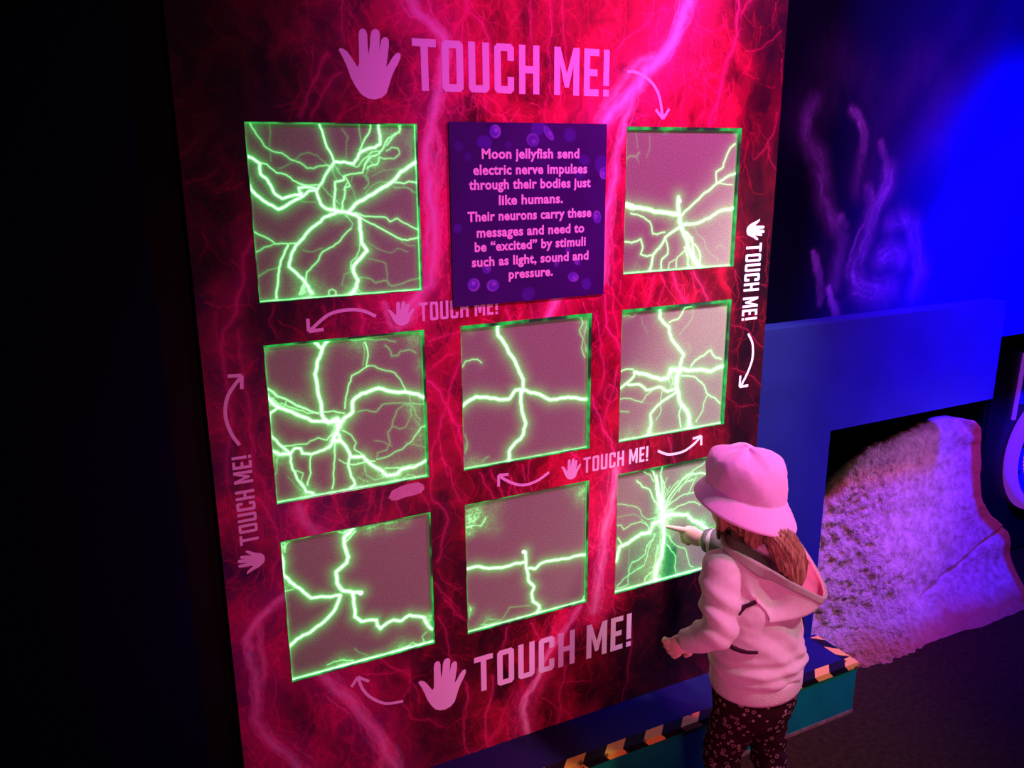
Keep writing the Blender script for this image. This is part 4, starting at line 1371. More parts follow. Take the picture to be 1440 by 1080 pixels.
# ------------------------------------------------------------------ black kiosk beyond the half wall
kiosk = thing('game_kiosk', 'black kiosk with a violet rimmed round dial past the end of the blue half wall', 'kiosk', (3.10, 0.43, 0))
gloss_black = material('black_laminate', (0.004, 0.004, 0.008), 0.4, 0.3)
bm = bmesh.new()
bx(bm, -0.375, 0.50, -0.13, 0.20, 0.0, 1.115)
bmesh.ops.bevel(bm, geom=[ed for ed in bm.edges], offset=0.012, segments=3, affect='EDGES')
obj('cabinet', bm, gloss_black, kiosk)
violet_plastic = material('violet_plastic', (0.45, 0.12, 0.7), 0.35, 0.4, emit=(0.30, 0.03, 0.8), estr=0.45)
blue_plastic = material('blue_plastic', (0.08, 0.05, 0.75), 0.35, 0.4)
bm = bmesh.new()
pts = [(-0.208, 0.868), (-0.219, 0.60), (-0.207, 0.60), (-0.196, 0.868)]
vv = [bm.verts.new((x, -0.142, z)) for x, z in pts] + [bm.verts.new((x, -0.131, z)) for x, z in pts]
for f in ((0, 1, 2, 3), (7, 6, 5, 4), (0, 4, 5, 1), (1, 5, 6, 2), (2, 6, 7, 3), (3, 7, 4, 0)):
    bm.faces.new([vv[i] for i in f])
obj('edge_strip', bm, violet_plastic, kiosk)
box('side_screen', -0.190, 0.40, -0.139, -0.131, 0.66, 0.86, blue_plastic, kiosk, 0.003)


def lathe_y(profile, n=56):
    """profile (radius, y) turned about the local y axis"""
    bm = bmesh.new()
    rings = []
    for r_, y_ in profile:
        rings.append([bm.verts.new((r_ * math.cos(2 * math.pi * k / n), y_, r_ * math.sin(2 * math.pi * k / n))) for k in range(n)])
    for a, c in zip(rings, rings[1:]):
        for k in range(n):
            bm.faces.new((a[k], a[(k + 1) % n], c[(k + 1) % n], c[k]))
    bm.faces.new(rings[-1])
    bm.faces.new(rings[0][::-1])
    return bm


def moved(bm, x, y, z):
    for v in bm.verts:
        v.co += Vector((x, y, z))
    return bm


DZ, DX = 0.435, 0.03
obj('dial_rim', moved(lathe_y([(0.205, -0.002), (0.207, -0.022), (0.215, -0.034), (0.232, -0.038), (0.250, -0.030), (0.260, -0.012), (0.260, -0.002)]), DX, -0.131, DZ), violet_plastic, kiosk, True)
obj('dial_ring', moved(lathe_y([(0.205, -0.001), (0.205, -0.012), (0.152, -0.014), (0.148, -0.001)]), DX, -0.131, DZ), blue_plastic, kiosk, True)
dial = bpy.data.materials.new('dial_picture')
dial.use_nodes = True
nt = dial.node_tree
p = nt.nodes['Principled BSDF']
tcn = nt.nodes.new('ShaderNodeTexCoord')
wv = nt.nodes.new('ShaderNodeTexWave')
wv.bands_direction = 'Z'
wv.inputs['Scale'].default_value = 18
wv.inputs['Distortion'].default_value = 3
nt.links.new(tcn.outputs['Object'], wv.inputs['Vector'])
cr = nt.nodes.new('ShaderNodeValToRGB')
cr.color_ramp.elements[0].position = 0.55
cr.color_ramp.elements[0].color = (0.55, 0.02, 0.22, 1)
cr.color_ramp.elements[1].position = 0.8
cr.color_ramp.elements[1].color = (0.95, 0.22, 0.03, 1)
nt.links.new(wv.outputs['Fac'], cr.inputs[0])
nt.links.new(cr.outputs[0], p.inputs['Base Color'])
nt.links.new(cr.outputs[0], p.inputs['Emission Color'])
p.inputs['Emission Strength'].default_value = 0.7
obj('dial_screen', moved(lathe_y([(0.148, -0.001), (0.146, -0.013), (0.02, -0.016)]), DX, -0.131, DZ), dial, kiosk, True)
stud_mat = material('dark_stud', (0.01, 0.01, 0.2), 0.4, 0.4)
for k in range(10):
    a = 2 * math.pi * (k + 0.5) / 10
    m_ = Matrix.Translation((DX + 0.178 * math.cos(a), -0.145, DZ + 0.178 * math.sin(a)))
    bm = bmesh.new()
    bmesh.ops.create_uvsphere(bm, u_segments=10, v_segments=6, radius=0.010, matrix=m_)
    obj('dial_stud', bm, stud_mat, kiosk, True)

# ------------------------------------------------------------------ the child
kid = thing('person', 'small child in pink bucket hat and hoodie reaching to touch the lowest plate', 'person', (1.01, -0.34, 0), math.radians(14))


def v3(p_):
    return Vector(p_)


def round_cone(bm, p0, p1, r0, r1, seg=18, cap=5):
    p0, p1 = v3(p0), v3(p1)
    ax = p1 - p0
    L_ = ax.length
    ax.normalize()
    q = Vector((0, 0, 1)).rotation_difference(ax)
    prof = []
    for k in range(cap):
        a = math.pi / 2 * (1 - k / cap)
        prof.append((r0 * math.cos(a), -r0 * math.sin(a)))
    prof.append((r0, 0))
    for k in range(1, 5):
        prof.append((r0 + (r1 - r0) * k / 5, L_ * k / 5))
    prof.append((r1, L_))
    for k in range(1, cap + 1):
        a = math.pi / 2 * k / cap
        prof.append((r1 * math.cos(a), L_ + r1 * math.sin(a)))
    loft(bm, [[p0 + q @ Vector((r_ * math.cos(2 * math.pi * k / seg), r_ * math.sin(2 * math.pi * k / seg), z_)) for k in range(seg)] for r_, z_ in prof[1:-1]])


def loft(bm, rings, caps=True):
    vs2 = [[bm.verts.new(p_) for p_ in r_] for r_ in rings]
    n = len(rings[0])
    for a, c in zip(vs2, vs2[1:]):
        for k in range(n):
            bm.faces.new((a[k], a[(k + 1) % n], c[(k + 1) % n], c[k]))
    if caps:
        bm.faces.new(vs2[0][::-1])
        bm.faces.new(vs2[-1])
    return vs2


def ell(bm, c, r, rot=None):
    m_ = Matrix.Translation(c)
    if rot is not None:
        m_ = m_ @ rot.to_matrix().to_4x4()
    m_ = m_ @ Matrix.Diagonal((r[0], r[1], r[2], 1))
    bmesh.ops.create_uvsphere(bm, u_segments=24, v_segments=16, radius=1.0, matrix=m_)


def ell_ring(c, rx_, ry_, n=40, sq=2.0):
    out = []
    for k in range(n):
        a = 2 * math.pi * k / n
        ca, sa = math.cos(a), math.sin(a)
        out.append(Vector((c[0] + rx_ * math.copysign(abs(ca) ** (2 / sq), ca), c[1] + ry_ * math.copysign(abs(sa) ** (2 / sq), sa), c[2])))
    return out


def fuse(name, bm, voxel, mat, parent, smooth=4, shape=None, factor=0.5):
    """one continuous surface from overlapping closed shapes"""
    bmesh.ops.recalc_face_normals(bm, faces=bm.faces)
    me_ = bpy.data.meshes.new(name)
    bm.to_mesh(me_)
    bm.free()
    o = bpy.data.objects.new(name, me_)
    COL.objects.link(o)
    m_ = o.modifiers.new('join', 'REMESH')
    m_.mode = 'VOXEL'
    m_.voxel_size = voxel
    if smooth:
        s_ = o.modifiers.new('soften', 'SMOOTH')
        s_.iterations = smooth
        s_.factor = factor
    dg = bpy.context.evaluated_depsgraph_get()
    new = bpy.data.meshes.new_from_object(o.evaluated_get(dg))
    new.name = name
    bpy.data.objects.remove(o)
    bpy.data.meshes.remove(me_)
    if shape:
        n_ = len(new.vertices)
        co = np.empty(n_ * 3, np.float32)
        no = np.empty(n_ * 3, np.float32)
        new.vertices.foreach_get('co', co)
        new.vertex_normals.foreach_get('vector', no)
        co = co.reshape(-1, 3)
        no = no.reshape(-1, 3)
        co = co + no * shape(co)[:, None]
        new.vertices.foreach_set('co', co.astype(np.float32).ravel())
        new.update()
    new.materials.clear()
    return link(name, new, mat, parent, True)


skin = material('skin', (0.78, 0.50, 0.40), 0.55, 0.3, 0.05, 40)
hat_mat = material('hat_cotton', (0.74, 0.44, 0.74), 0.9, 0.1, 0.05, 120, 0.12, 500, sheen=0.2)
hoodie_mat = material('hoodie_fleece', (0.62, 0.52, 0.55), 0.95, 0.08, 0.06, 60, 0.18, 420, sheen=0.25)
rib_mat = material('hoodie_rib', (0.64, 0.56, 0.56), 0.95, 0.08, 0.06, 60, 0.3, 300)
lining_mat = material('hood_lining', (0.85, 0.28, 0.42), 0.95, 0.08, 0.05, 60)
trim_mat = material('hood_trim', (0.36, 0.36, 0.31), 0.95, 0.08, 0.05, 60)
grey_sleeve = material('dark_cuff', (0.17, 0.16, 0.17), 0.95, 0.08, 0.2, 60)
strap_shade_mat = material('dark_strap_and_shade', (0.035, 0.008, 0.02), 0.8, 0.1)
hair_mat = bpy.data.materials.new('auburn_hair')
hair_mat.use_nodes = True
nt = hair_mat.node_tree
p = nt.nodes['Principled BSDF']
p.inputs['Roughness'].default_value = 0.45
p.inputs['Specular IOR Level'].default_value = 0.35
tcn = nt.nodes.new('ShaderNodeTexCoord')
mp = nt.nodes.new('ShaderNodeMapping')
mp.inputs['Scale'].default_value = (230, 230, 10)
nz = nt.nodes.new('ShaderNodeTexNoise')
nz.inputs['Scale'].default_value = 1.0
nz.inputs['Detail'].default_value = 4
cr = nt.nodes.new('ShaderNodeValToRGB')
cr.color_ramp.elements[0].position = 0.3
cr.color_ramp.elements[0].color = (0.10, 0.035, 0.02, 1)
cr.color_ramp.elements[1].position = 0.75
cr.color_ramp.elements[1].color = (0.50, 0.27, 0.16, 1)
nt.links.new(tcn.outputs['Object'], mp.inputs['Vector'])
nt.links.new(mp.outputs[0], nz.inputs['Vector'])
nt.links.new(nz.outputs['Fac'], cr.inputs[0])
nt.links.new(cr.outputs[0], p.inputs['Base Color'])
bmp = nt.nodes.new('ShaderNodeBump')
bmp.inputs['Strength'].default_value = 0.35
bmp.inputs['Distance'].default_value = 0.004
nt.links.new(nz.outputs['Fac'], bmp.inputs['Height'])
nt.links.new(bmp.outputs[0], p.inputs['Normal'])

HD = Vector((-0.018, 0.048, 0.862))          # head centre
SHL, ELL_, WRL, HAL = Vector((-0.122, 0.03, 0.722)), Vector((-0.172, -0.008, 0.606)), Vector((-0.176, 0.070, 0.548)), Vector((-0.180, 0.098, 0.522))
SHR, ELR = Vector((0.085, 0.035, 0.722)), Vector((0.128, 0.150, 0.652))
TIP = Vector((0.0672, 0.3345, 0.662))        # fingertip on the glass
KNR = Vector((0.0900, 0.2860, 0.650))
WRR = Vector((0.1060, 0.2420, 0.645))

# body: one continuous surface
bm = bmesh.new()
ell(bm, HD + Vector((0, -0.002, 0.006)), (0.070, 0.082, 0.082))
ell(bm, HD + Vector((0, 0.030, -0.050)), (0.050, 0.050, 0.042))
ell(bm, HD + Vector((0.028, 0.045, -0.035)), (0.026, 0.026, 0.024))
ell(bm, HD + Vector((-0.028, 0.045, -0.035)), (0.026, 0.026, 0.024))
round_cone(bm, HD + Vector((0, 0.078, -0.012)), HD + Vector((0, 0.090, -0.030)), 0.0065, 0.0095)
ell(bm, HD + Vector((0, 0.079, -0.055)), (0.017, 0.007, 0.0055))
for s in (-1, 1):
    ell(bm, HD + Vector((s * 0.071, 0.0, -0.018)), (0.008, 0.015, 0.022))
round_cone(bm, (-0.020, 0.032, 0.735), HD + Vector((0, -0.005, -0.05)), 0.036, 0.036)
loft(bm, [ell_ring((0, 0, 0.345), 0.05, 0.05), ell_ring((0, 0, 0.37), 0.09, 0.078), ell_ring((0, 0, 0.42), 0.098, 0.084), ell_ring((-0.003, 0.006, 0.50), 0.092, 0.082), ell_ring((-0.010, 0.018, 0.62), 0.094, 0.072),
          ell_ring((-0.016, 0.028, 0.70), 0.086, 0.056), ell_ring((-0.019, 0.032, 0.742), 0.045, 0.04)])
round_cone(bm, SHL, (0.02, 0.03, 0.70), 0.036, 0.05)
round_cone(bm, SHR, (-0.05, 0.03, 0.70), 0.036, 0.05)
round_cone(bm, SHL, ELL_, 0.033, 0.026)
round_cone(bm, ELL_, WRL, 0.026, 0.018)
round_cone(bm, SHR, ELR, 0.033, 0.026)
round_cone(bm, ELR, WRR, 0.026, 0.018)
HIPS = {-1: ((-0.052, 0.005, 0.38), (-0.062, 0.038, 0.215), (-0.064, 0.020, 0.055)), 1: ((0.052, 0.0, 0.38), (0.064, -0.004, 0.215), (0.068, -0.030, 0.055))}
for s, (hp_, kn, an) in HIPS.items():
    round_cone(bm, hp_, kn, 0.054, 0.038)
    round_cone(bm, kn, (kn[0], kn[1] - 0.008, kn[2] - 0.06), 0.038, 0.037)
    round_cone(bm, (kn[0], kn[1] - 0.008, kn[2] - 0.05), an, 0.037, 0.025)
    round_cone(bm, an, (an[0] + s * 0.004, an[1] + 0.075, 0.030), 0.027, 0.022)
# right hand: index finger out, the others folded, thumb below
hx = (TIP - KNR).normalized()
hz = Vector((0, 0, 1)) - hx * hx.z
hz.normalize()
hy = hz.cross(hx)
palm = (KNR + WRR) / 2
qr = Matrix((hx, hy, hz)).transposed().to_quaternion()
ell(bm, palm, (0.033, 0.013, 0.024), qr)
mid = KNR.lerp(TIP, 0.52) + hz * 0.005
round_cone(bm, KNR + hz * 0.012 - hx * 0.004, mid, 0.0085, 0.0072, 12, 4)
round_cone(bm, mid, TIP, 0.0072, 0.0052, 12, 4)
for k, dz_ in enumerate((0.000, -0.012, -0.023)):
    a = KNR + hz * dz_ - hx * (0.003 + 0.003 * k)
    b1 = a + hx * (0.020 - 0.002 * k) - hy * 0.003
    c1 = b1 - hy * 0.014 - hx * 0.006
    d1 = c1 - hx * 0.014 + hy * 0.004
    round_cone(bm, a, b1, 0.0083 - 0.0006 * k, 0.0076 - 0.0006 * k, 12, 4)
    round_cone(bm, b1, c1, 0.0076 - 0.0006 * k, 0.007 - 0.0006 * k, 12, 4)
    round_cone(bm, c1, d1, 0.007 - 0.0006 * k, 0.0062 - 0.0006 * k, 12, 4)
tb = palm - hx * 0.010 - hy * 0.010 + hz * 0.004
t1 = tb + hx * 0.022 - hy * 0.012 + hz * 0.004
t2 = t1 + hx * 0.018 - hy * 0.002 - hz * 0.004
round_cone(bm, tb, t1, 0.010, 0.0085, 12, 4)
round_cone(bm, t1, t2, 0.0085, 0.0065, 12, 4)
# left hand: relaxed, fingers a little curled
gx_ = (HAL - WRL).normalized()
gy_ = Vector((0.95, 0.2, 0.1))
gy_ = (gy_ - gx_ * gy_.dot(gx_)).normalized()       # out of the palm, towards the body
gz_ = gx_.cross(gy_)
ql = Matrix((gx_, gy_, gz_)).transposed().to_quaternion()
pc = WRL + gx_ * 0.026
ell(bm, pc, (0.030, 0.012, 0.023), ql)
for k, (dz_, ln) in enumerate(((0.017, 0.92), (0.006, 1.0), (-0.006, 0.94), (-0.017, 0.76))):
    a = pc + gx_ * 0.020 + gz_ * dz_
    b1 = a + gx_ * 0.021 * ln + gy_ * 0.004 + gz_ * dz_ * 0.15
    c1 = b1 + gx_ * 0.012 * ln + gy_ * 0.009
    d1 = c1 + gx_ * 0.005 * ln + gy_ * 0.011
    round_cone(bm, a, b1, 0.0078, 0.0071, 12, 4)
    round_cone(bm, b1, c1, 0.0071, 0.0065, 12, 4)
    round_cone(bm, c1, d1, 0.0065, 0.0056, 12, 4)
a = pc - gx_ * 0.012 + gz_ * 0.016 + gy_ * 0.004
b1 = a + gx_ * 0.016 + gz_ * 0.014 + gy_ * 0.008
c1 = b1 + gx_ * 0.017 + gz_ * 0.002 + gy_ * 0.004
round_cone(bm, a, b1, 0.0095, 0.008, 12, 4)
round_cone(bm, b1, c1, 0.008, 0.0062, 12, 4)
fuse('body', bm, 0.0026, skin, kid, 2)
eye_mat = material('eye', (0.75, 0.75, 0.75), 0.2, 0.5)
iris_mat = material('iris', (0.05, 0.03, 0.02), 0.2, 0.5)
for s in (-1, 1):
    c_ = HD + Vector((s * 0.027, 0.068, -0.008))
    bm = bmesh.new()
    ell(bm, c_, (0.0105, 0.0105, 0.0085))
    eo = obj('eye', bm, eye_mat, kid, True)
    bm = bmesh.new()
    ell(bm, c_ + Vector((0, 0.0078, 0)), (0.0050, 0.0032, 0.0050))
    obj('iris', bm, iris_mat, eo, True)

# leggings with pale ring spots
leg_mat = bpy.data.materials.new('spotted_leggings')
leg_mat.use_nodes = True
nt = leg_mat.node_tree
p = nt.nodes['Principled BSDF']
p.inputs['Roughness'].default_value = 0.9
p.inputs['Specular IOR Level'].default_value = 0.1
tcn = nt.nodes.new('ShaderNodeTexCoord')
vo = nt.nodes.new('ShaderNodeTexVoronoi')
vo.inputs['Scale'].default_value = 62
vo.inputs['Randomness'].default_value = 0.8
nzz = nt.nodes.new('ShaderNodeTexNoise')
nzz.inputs['Scale'].default_value = 120
ad = nt.nodes.new('ShaderNodeMath')
ad.operation = 'MULTIPLY_ADD'
ad.inputs[1].default_value = 0.22
nt.links.new(tcn.outputs['Object'], vo.inputs['Vector'])
nt.links.new(tcn.outputs['Object'], nzz.inputs['Vector'])
nt.links.new(nzz.outputs['Fac'], ad.inputs[0])
nt.links.new(vo.outputs['Distance'], ad.inputs[2])
cr = nt.nodes.new('ShaderNodeValToRGB')
cr.color_ramp.interpolation = 'LINEAR'
es = cr.color_ramp.elements
es[0].position = 0.27
es[0].color = (0.028, 0.004, 0.010, 1)
es[1].position = 0.33
es[1].color = (0.26, 0.17, 0.17, 1)
e2 = es.new(0.40)
e2.color = (0.26, 0.17, 0.17, 1)
e3 = es.new(0.46)
e3.color = (0.022, 0.003, 0.007, 1)
nt.links.new(ad.outputs[0], cr.inputs[0])
nt.links.new(cr.outputs[0], p.inputs['Base Color'])
bm = bmesh.new()
loft(bm, [ell_ring((0, 0, 0.30), 0.07, 0.06), ell_ring((0, 0, 0.325), 0.100, 0.084), ell_ring((0, 0, 0.37), 0.112, 0.094), ell_ring((0, 0, 0.42), 0.110, 0.092), ell_ring((0, 0, 0.455), 0.102, 0.088)])
for s, (hp_, kn, an) in HIPS.items():
    round_cone(bm, (hp_[0], hp_[1], 0.35), kn, 0.060, 0.047)
    round_cone(bm, kn, (an[0], an[1], 0.075), 0.047, 0.037)


def leg_folds(co):
    z_ = co[:, 2]
    return (0.0018 * np.sin(z_ * 150 + 9 * co[:, 0] * 10) + 0.0015 * np.sin(z_ * 80 + co[:, 1] * 90)) * np.clip((0.30 - z_) / 0.1, 0.25, 1)


leggings = fuse('leggings', bm, 0.005, leg_mat, kid, 6, leg_folds)

# shoes
shoe_mat = material('shoe_canvas', (0.25, 0.08, 0.12), 0.8, 0.2)
sole_mat = material('shoe_sole', (0.6, 0.58, 0.58), 0.7, 0.2)
for s, (hp_, kn, an) in HIPS.items():
    cx, cy = an[0] + s * 0.002, an[1] + 0.034
    bm = bmesh.new()
    loft(bm, [ell_ring((cx, cy, 0.0), 0.034, 0.078, 32, 2.6), ell_ring((cx, cy, 0.014), 0.036, 0.080, 32, 2.6), ell_ring((cx, cy, 0.018), 0.034, 0.078, 32, 2.6)])
    so = obj('sole', bm, sole_mat, None, True)
    bm = bmesh.new()
    loft(bm, [ell_ring((cx, cy, 0.0185), 0.033, 0.076, 32, 2.4), ell_ring((cx, cy, 0.035), 0.034, 0.074, 32, 2.4), ell_ring((cx, cy - 0.012, 0.055), 0.031, 0.056, 32), ell_ring((cx, cy - 0.030, 0.075), 0.033, 0.036, 32), ell_ring((cx, cy - 0.034, 0.082), 0.033, 0.034, 32)])
    sh_ = obj('shoe', bm, shoe_mat, kid, True)
    so.parent = sh_

# hoodie
bm = bmesh.new()
loft(bm, [ell_ring((0, 0, 0.432), 0.098, 0.084), ell_ring((0, 0, 0.440), 0.114, 0.097), ell_ring((-0.001, 0.000, 0.462), 0.123, 0.106), ell_ring((-0.004, 0.004, 0.52), 0.119, 0.103), ell_ring((-0.009, 0.014, 0.62), 0.116, 0.092),
          ell_ring((-0.015, 0.026, 0.70), 0.103, 0.075), ell_ring((-0.018, 0.032, 0.742), 0.070, 0.058), ell_ring((-0.020, 0.036, 0.770), 0.050, 0.050)])
round_cone(bm, SHL, (0.0, 0.03, 0.69), 0.045, 0.06)
round_cone(bm, SHR, (-0.04, 0.03, 0.69), 0.050, 0.06)
round_cone(bm, SHL, ELL_, 0.046, 0.038)
round_cone(bm, ELL_, WRL + (ELL_ - WRL) * 0.12, 0.039, 0.031)
round_cone(bm, SHR, ELR, 0.052, 0.045)
round_cone(bm, ELR, WRR + (ELR - WRR) * 0.30, 0.045, 0.036)


def hoodie_folds(co):
    x_, y_, z_ = co[:, 0], co[:, 1], co[:, 2]
    torso = np.exp(-((x_ + 0.01) / 0.10) ** 4)
    low = np.exp(-((z_ - 0.485) / 0.035) ** 2)
    d = 0.0035 * low * np.sin(z_ * 190 + 14 * x_ + 22 * y_)
    arm = np.clip((-0.105 - x_) / 0.03, 0, 1)
    d = d + arm * 0.0045 * np.sin(z_ * 120 + x_ * 70 - y_ * 40) * np.exp(-((z_ - 0.64) / 0.07) ** 2)
    d = d + 0.003 * np.sin((x_ + z_ * 0.9) * 85 + y_ * 30) * torso * np.clip((0.66 - z_) / 0.1, 0, 1)
    d = d + 0.010 * (fbm((x_ + 2) * 22 + y_ * 9, (z_ + 2) * 22 - y_ * 7, 500, 3) - 0.5)
    return d


hoodie = fuse('hoodie', bm, 0.0045, hoodie_mat, kid, 6, hoodie_folds)
bm = bmesh.new()
loft(bm, [ell_ring((0, 0, 0.455), 0.108, 0.092, 64), ell_ring((0, 0, 0.452), 0.116, 0.100, 64), ell_ring((0, 0, 0.440), 0.1185, 0.1015, 64), ell_ring((0, 0, 0.412), 0.1185, 0.1015, 64), ell_ring((0, 0, 0.404), 0.1160, 0.099, 64), ell_ring((0, 0, 0.404), 0.108, 0.092, 64)])
obj('waistband', bm, rib_mat, hoodie, True)
for w_, e_, r_, m_ in ((WRL, ELL_, 0.026, rib_mat), (WRR, ELR, 0.027, grey_sleeve)):
    d_ = (e_ - w_).normalized()
    a0 = w_ + d_ * 0.002
    bm = bmesh.new()
    q = Vector((0, 0, 1)).rotation_difference(d_)
    prof = [(0.020, -0.002), (r_, 0.0), (r_ + 0.0015, 0.012), (r_ + 0.003, 0.024), (r_ + 0.002, 0.030)]
    if m_ is grey_sleeve:
        prof = [(0.021, -0.002), (r_ + 0.002, 0.0), (r_ + 0.006, 0.012), (r_ + 0.003, 0.018), (r_ + 0.012, 0.030), (r_ + 0.013, 0.050), (r_ + 0.016, 0.070), (r_ + 0.012, 0.085)]
    loft(bm, [[a0 + q @ Vector((rr_ * math.cos(2 * math.pi * k / 28), rr_ * math.sin(2 * math.pi * k / 28), z_)) for k in range(28)] for rr_, z_ in prof])
    obj('cuff', bm, m_, hoodie, True)

# hood hanging open down the back
RIM = [(-0.080, 0.062, 0.782), (-0.118, 0.020, 0.780), (-0.100, -0.028, 0.762), (-0.058, -0.070, 0.728), (-0.005, -0.112, 0.688), (0.036, -0.132, 0.664), (0.064, -0.112, 0.680),
       (0.076, -0.068, 0.722), (0.078, -0.018, 0.762), (0.062, 0.045, 0.786), (0.020, 0.082, 0.782), (-0.035, 0.086, 0.778)]
BOT = Vector((-0.075, -0.070, 0.618))
cl = catmull([RIM[-1]] + RIM + [RIM[0], RIM[1]], 6)
rim = [Vector(q) for q in cl[6:6 + 6 * len(RIM)]]
NT = 16


def hood_point(k, t):
    r_ = rim[k % len(rim)]
    back = max(0.0, min(1.0, (0.03 - r_.y) / 0.10))
    tgt = BOT if back > 0 else BOT
    base_ = Vector((-0.018 + (r_.x + 0.018) * 0.75, 0.03 + (r_.y - 0.03) * 0.6, 0.715)).lerp(BOT, back ** 0.8)
    q = r_.lerp(base_, t)
    out = Vector((r_.x - base_.x, r_.y - base_.y, 0))
    if out.length > 1e-6:
        out.normalize()
    bul = math.sin(math.pi * min(1, t * 1.05)) * (0.006 + 0.024 * back)
    fold = 0.004 * math.sin(k * 0.55 + 2.4 * t) * math.sin(math.pi * t) * (0.4 + back)
    return q + out * (bul + fold) + Vector((0, 0, -0.016 * math.sin(math.pi * t) * back))


def hood_sheet(name, t0, t1, n_, off, mat, parent, th):
    bm = bmesh.new()
    rings = []
    for a in range(n_ + 1):
        t = t0 + (t1 - t0) * a / n_
        rings.append([hood_point(k, t) for k in range(len(rim))])
    loft(bm, rings, False)
    bmesh.ops.recalc_face_normals(bm, faces=bm.faces)
    bm.normal_update()
    cen = Vector((-0.01, -0.03, 0.72))
    if sum((f.calc_center_median() - cen).dot(f.normal) for f in bm.faces) < 0:
        bmesh.ops.reverse_faces(bm, faces=bm.faces)
        bm.normal_update()
    inner = {v: bm.verts.new(v.co + v.normal * (off - th)) for v in bm.verts[:]}
    outer = [v for v in inner]
    fs = list(bm.faces)
    bed = [ed for ed in bm.edges if len(ed.link_faces) == 1]
    for v in outer:
        v.co = v.co + v.normal * off
    for f in fs:
        bm.faces.new([inner[v] for v in reversed(f.verts)])
    for ed in bed:
        a, c = ed.verts
        bm.faces.new((a, c, inner[c], inner[a]))
    return obj(name, bm, mat, parent, True)


hood = hood_sheet('hood', 0.0, 1.0, NT, 0.002, hoodie_mat, hoodie, 0.004)
hood_sheet('hood_lining', 0.01, 0.80, NT, -0.0025, lining_mat, hoodie, 0.002)
hood_sheet('hood_trim', -0.01, 0.17, 4, 0.0040, trim_mat, hoodie, 0.0055)

# dark band put in for the shade round the elbow, dark strap hanging at the far hip
from mathutils.bvhtree import BVHTree
hm = hoodie.data
bvh = BVHTree.FromPolygons([v.co for v in hm.vertices], [p_.vertices for p_ in hm.polygons])
def strap(name, pts, rad, snap=True):
    cs = [Vector(q) for q in catmull([tuple(q) for q in pts], 8)]
    nr = []
    if snap:
        out = []
        for q in cs:
            axis = Vector((-0.008, 0.012, q.z))
            d_ = (q - axis).normalized()
            hit, n_, _, _ = bvh.ray_cast(q + d_ * 0.035, -d_, 0.07)
            out.append((hit if hit is not None else q) + d_ * rad * 0.3)
        cs = out
    bm = bmesh.new()
    rings = []
    for k, q in enumerate(cs):
        t_ = (cs[min(k + 1, len(cs) - 1)] - cs[max(k - 1, 0)]).normalized()
        q_ = Vector((0, 0, 1)).rotation_difference(t_)
        rr_ = rad * (0.35 + 0.65 * math.sin(math.pi * (0.1 + 0.85 * k / (len(cs) - 1))))
        rings.append([q + q_ @ Vector((rr_ * math.cos(2 * math.pi * j / 10), rr_ * math.sin(2 * math.pi * j / 10), 0)) for j in range(10)])
    loft(bm, rings)
    return obj(name, bm, strap_shade_mat, kid, True)


strap('elbow_shade_band', ELBOW_SHADE, 0.0065)
strap('hanging_strap', STRAP_HIP, 0.009, False)

# hair: back of the head and a ponytail falling into the hood
bm = bmesh.new()
ell(bm, HD + Vector((0, -0.010, -0.012)), (0.0745, 0.070, 0.074))
round_cone(bm, HD + Vector((-0.03, -0.038, -0.055)), HD + Vector((-0.03, -0.045, -0.082)), 0.032, 0.020)
round_cone(bm, HD + Vector((0.025, -0.038, -0.060)), HD + Vector((0.025, -0.048, -0.082)), 0.030, 0.022)
round_cone(bm, HD + Vector((-0.066, 0.012, -0.03)), HD + Vector((-0.066, 0.018, -0.085)), 0.013, 0.007)
hair = fuse('hair', bm, 0.004, hair_mat, kid, 3, lambda co: 0.0022 * np.sin(np.arctan2(co[:, 1] - HD.y, co[:, 0] - HD.x) * 34 + co[:, 2] * 30))
tail = [Vector(q) for q in catmull(PONY, 8)]
bm = bmesh.new()
rad_ = [0.020, 0.030, 0.036, 0.034, 0.026, 0.010]
rings = []
for k, q in enumerate(tail):
    f_ = k / (len(tail) - 1) * (len(rad_) - 1)
    i_ = min(int(f_), len(rad_) - 2)
    rr_ = rad_[i_] + (rad_[i_ + 1] - rad_[i_]) * (f_ - i_)
    t_ = (tail[min(k + 1, len(tail) - 1)] - tail[max(k - 1, 0)]).normalized()
    q_ = Vector((0, 0, -1)).rotation_difference(t_)
    ring_ = []
    for j in range(72):
        a = 2 * math.pi * j / 72
        g_ = 1 + 0.07 * math.sin(a * 18 + k * 0.12) + 0.05 * math.sin(a * 7 - k * 0.2)
        ring_.append(q + q_ @ Vector((rr_ * g_ * math.cos(a), rr_ * 0.85 * g_ * math.sin(a), 0)))
    rings.append(ring_)
loft(bm, rings)
rng = random.Random(77)
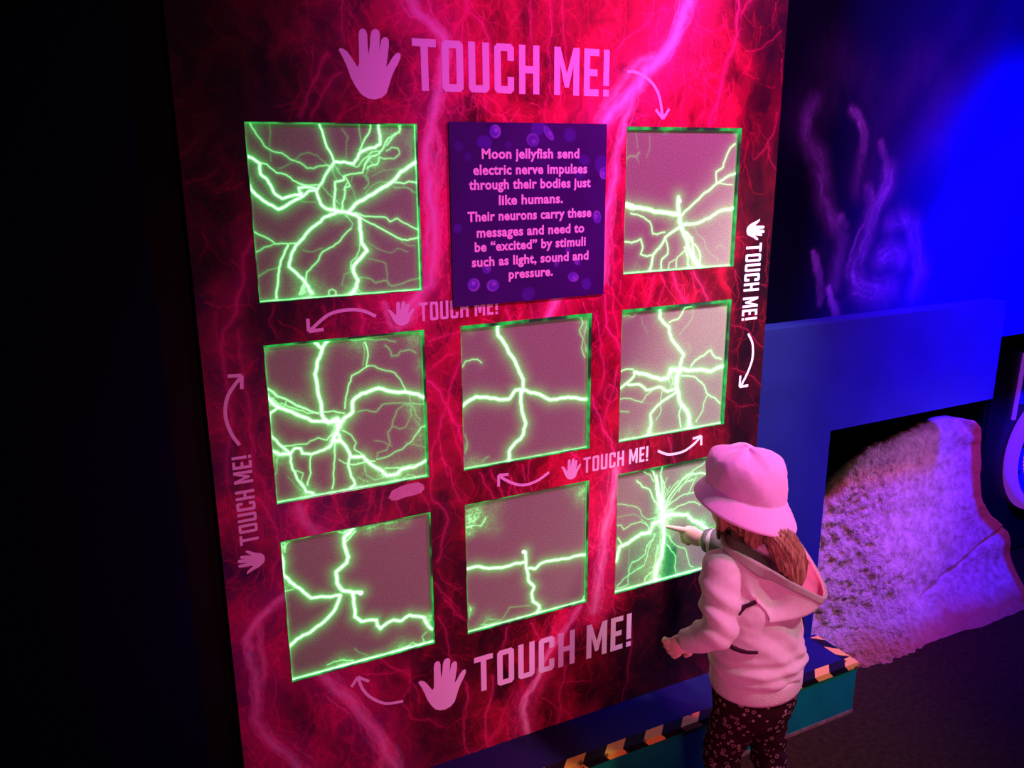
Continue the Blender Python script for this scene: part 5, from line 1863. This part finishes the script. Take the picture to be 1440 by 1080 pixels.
for s in range(34):
    st0 = tail[0] + Vector((rng.uniform(-0.03, 0.03), rng.uniform(-0.02, 0.02), rng.uniform(-0.005, 0.012)))
    pts = [st0]
    ox, oy = rng.uniform(-0.030, 0.040), rng.uniform(-0.030, 0.02)
    for k in (8, 16, 24):
        f_ = k / 40
        pts.append(tail[min(k, len(tail) - 1)] + Vector((ox * (0.4 + f_), oy * (0.4 + f_), rng.uniform(-0.006, 0.006))))
    cs = [Vector(q) for q in catmull([tuple(q) for q in pts], 5)]
    rings = []
    for k, q in enumerate(cs):
        t_ = (cs[min(k + 1, len(cs) - 1)] - cs[max(k - 1, 0)]).normalized()
        q_ = Vector((0, 0, 1)).rotation_difference(t_)
        rr_ = 0.0011 * (1 - 0.6 * k / len(cs))
        rings.append([q + q_ @ Vector((rr_ * math.cos(2 * math.pi * j / 5), rr_ * math.sin(2 * math.pi * j / 5), 0)) for j in range(5)])
    loft(bm, rings)
obj('ponytail', bm, hair_mat, hair, True)

# bucket hat
HC = Vector((-0.0225, 0.046, 0.836))
prof = [(0.074, 0.060), (0.080, 0.036), (0.094, 0.015), (0.1095, -0.0045), (0.1120, -0.0035), (0.1125, 0.0)]
for k in range(1, 13):       # brim with rows of stitching
    f_ = k / 12
    prof.append((0.1125 - 0.0265 * f_ ** 1.15, 0.044 * f_ + 0.0011 * (1 if k % 2 else -1)))
prof += [(0.0848, 0.0455), (0.0852, 0.0480), (0.0860, 0.053), (0.0865, 0.066), (0.0862, 0.080), (0.0845, 0.095), (0.0805, 0.109), (0.0765, 0.1165), (0.0748, 0.1185), (0.0700, 0.1235), (0.056, 0.131), (0.036, 0.137), (0.016, 0.140), (0.003, 0.1405)]
bm = bmesh.new()
rings = []
NH = 96
for r_, z_ in prof:
    tl = max(0.25, 1 - 0.75 * max(0, z_) / 0.14)
    ring_ = []
    for k in range(NH):
        a = 2 * math.pi * k / NH
        x_, y_ = r_ * math.cos(a), r_ * 1.06 * math.sin(a)
        crown = min(1, max(0, (z_ - 0.035) / 0.04))
        wob = 1 + crown * (0.020 * math.sin(3 * a + 0.6 + z_ * 20) + 0.018 * math.sin(7 * a + 55 * z_) + 0.011 * math.sin(13 * a - 90 * z_) + 0.008 * math.sin(19 * a + 160 * z_)) + (1 - crown) * 0.02 * math.sin(2 * a + 0.8) * (1 if r_ > 0.09 else 0.3)
        dz_ = tl * (-0.17 * x_ + 0.24 * y_) - crown * 0.004 * math.sin(5 * a + 1.0)
        ring_.append(HC + Vector((x_ * wob, y_ * wob, z_ + dz_)))
    rings.append(ring_)
loft(bm, rings)
obj('bucket_hat', bm, hat_mat, kid, True)
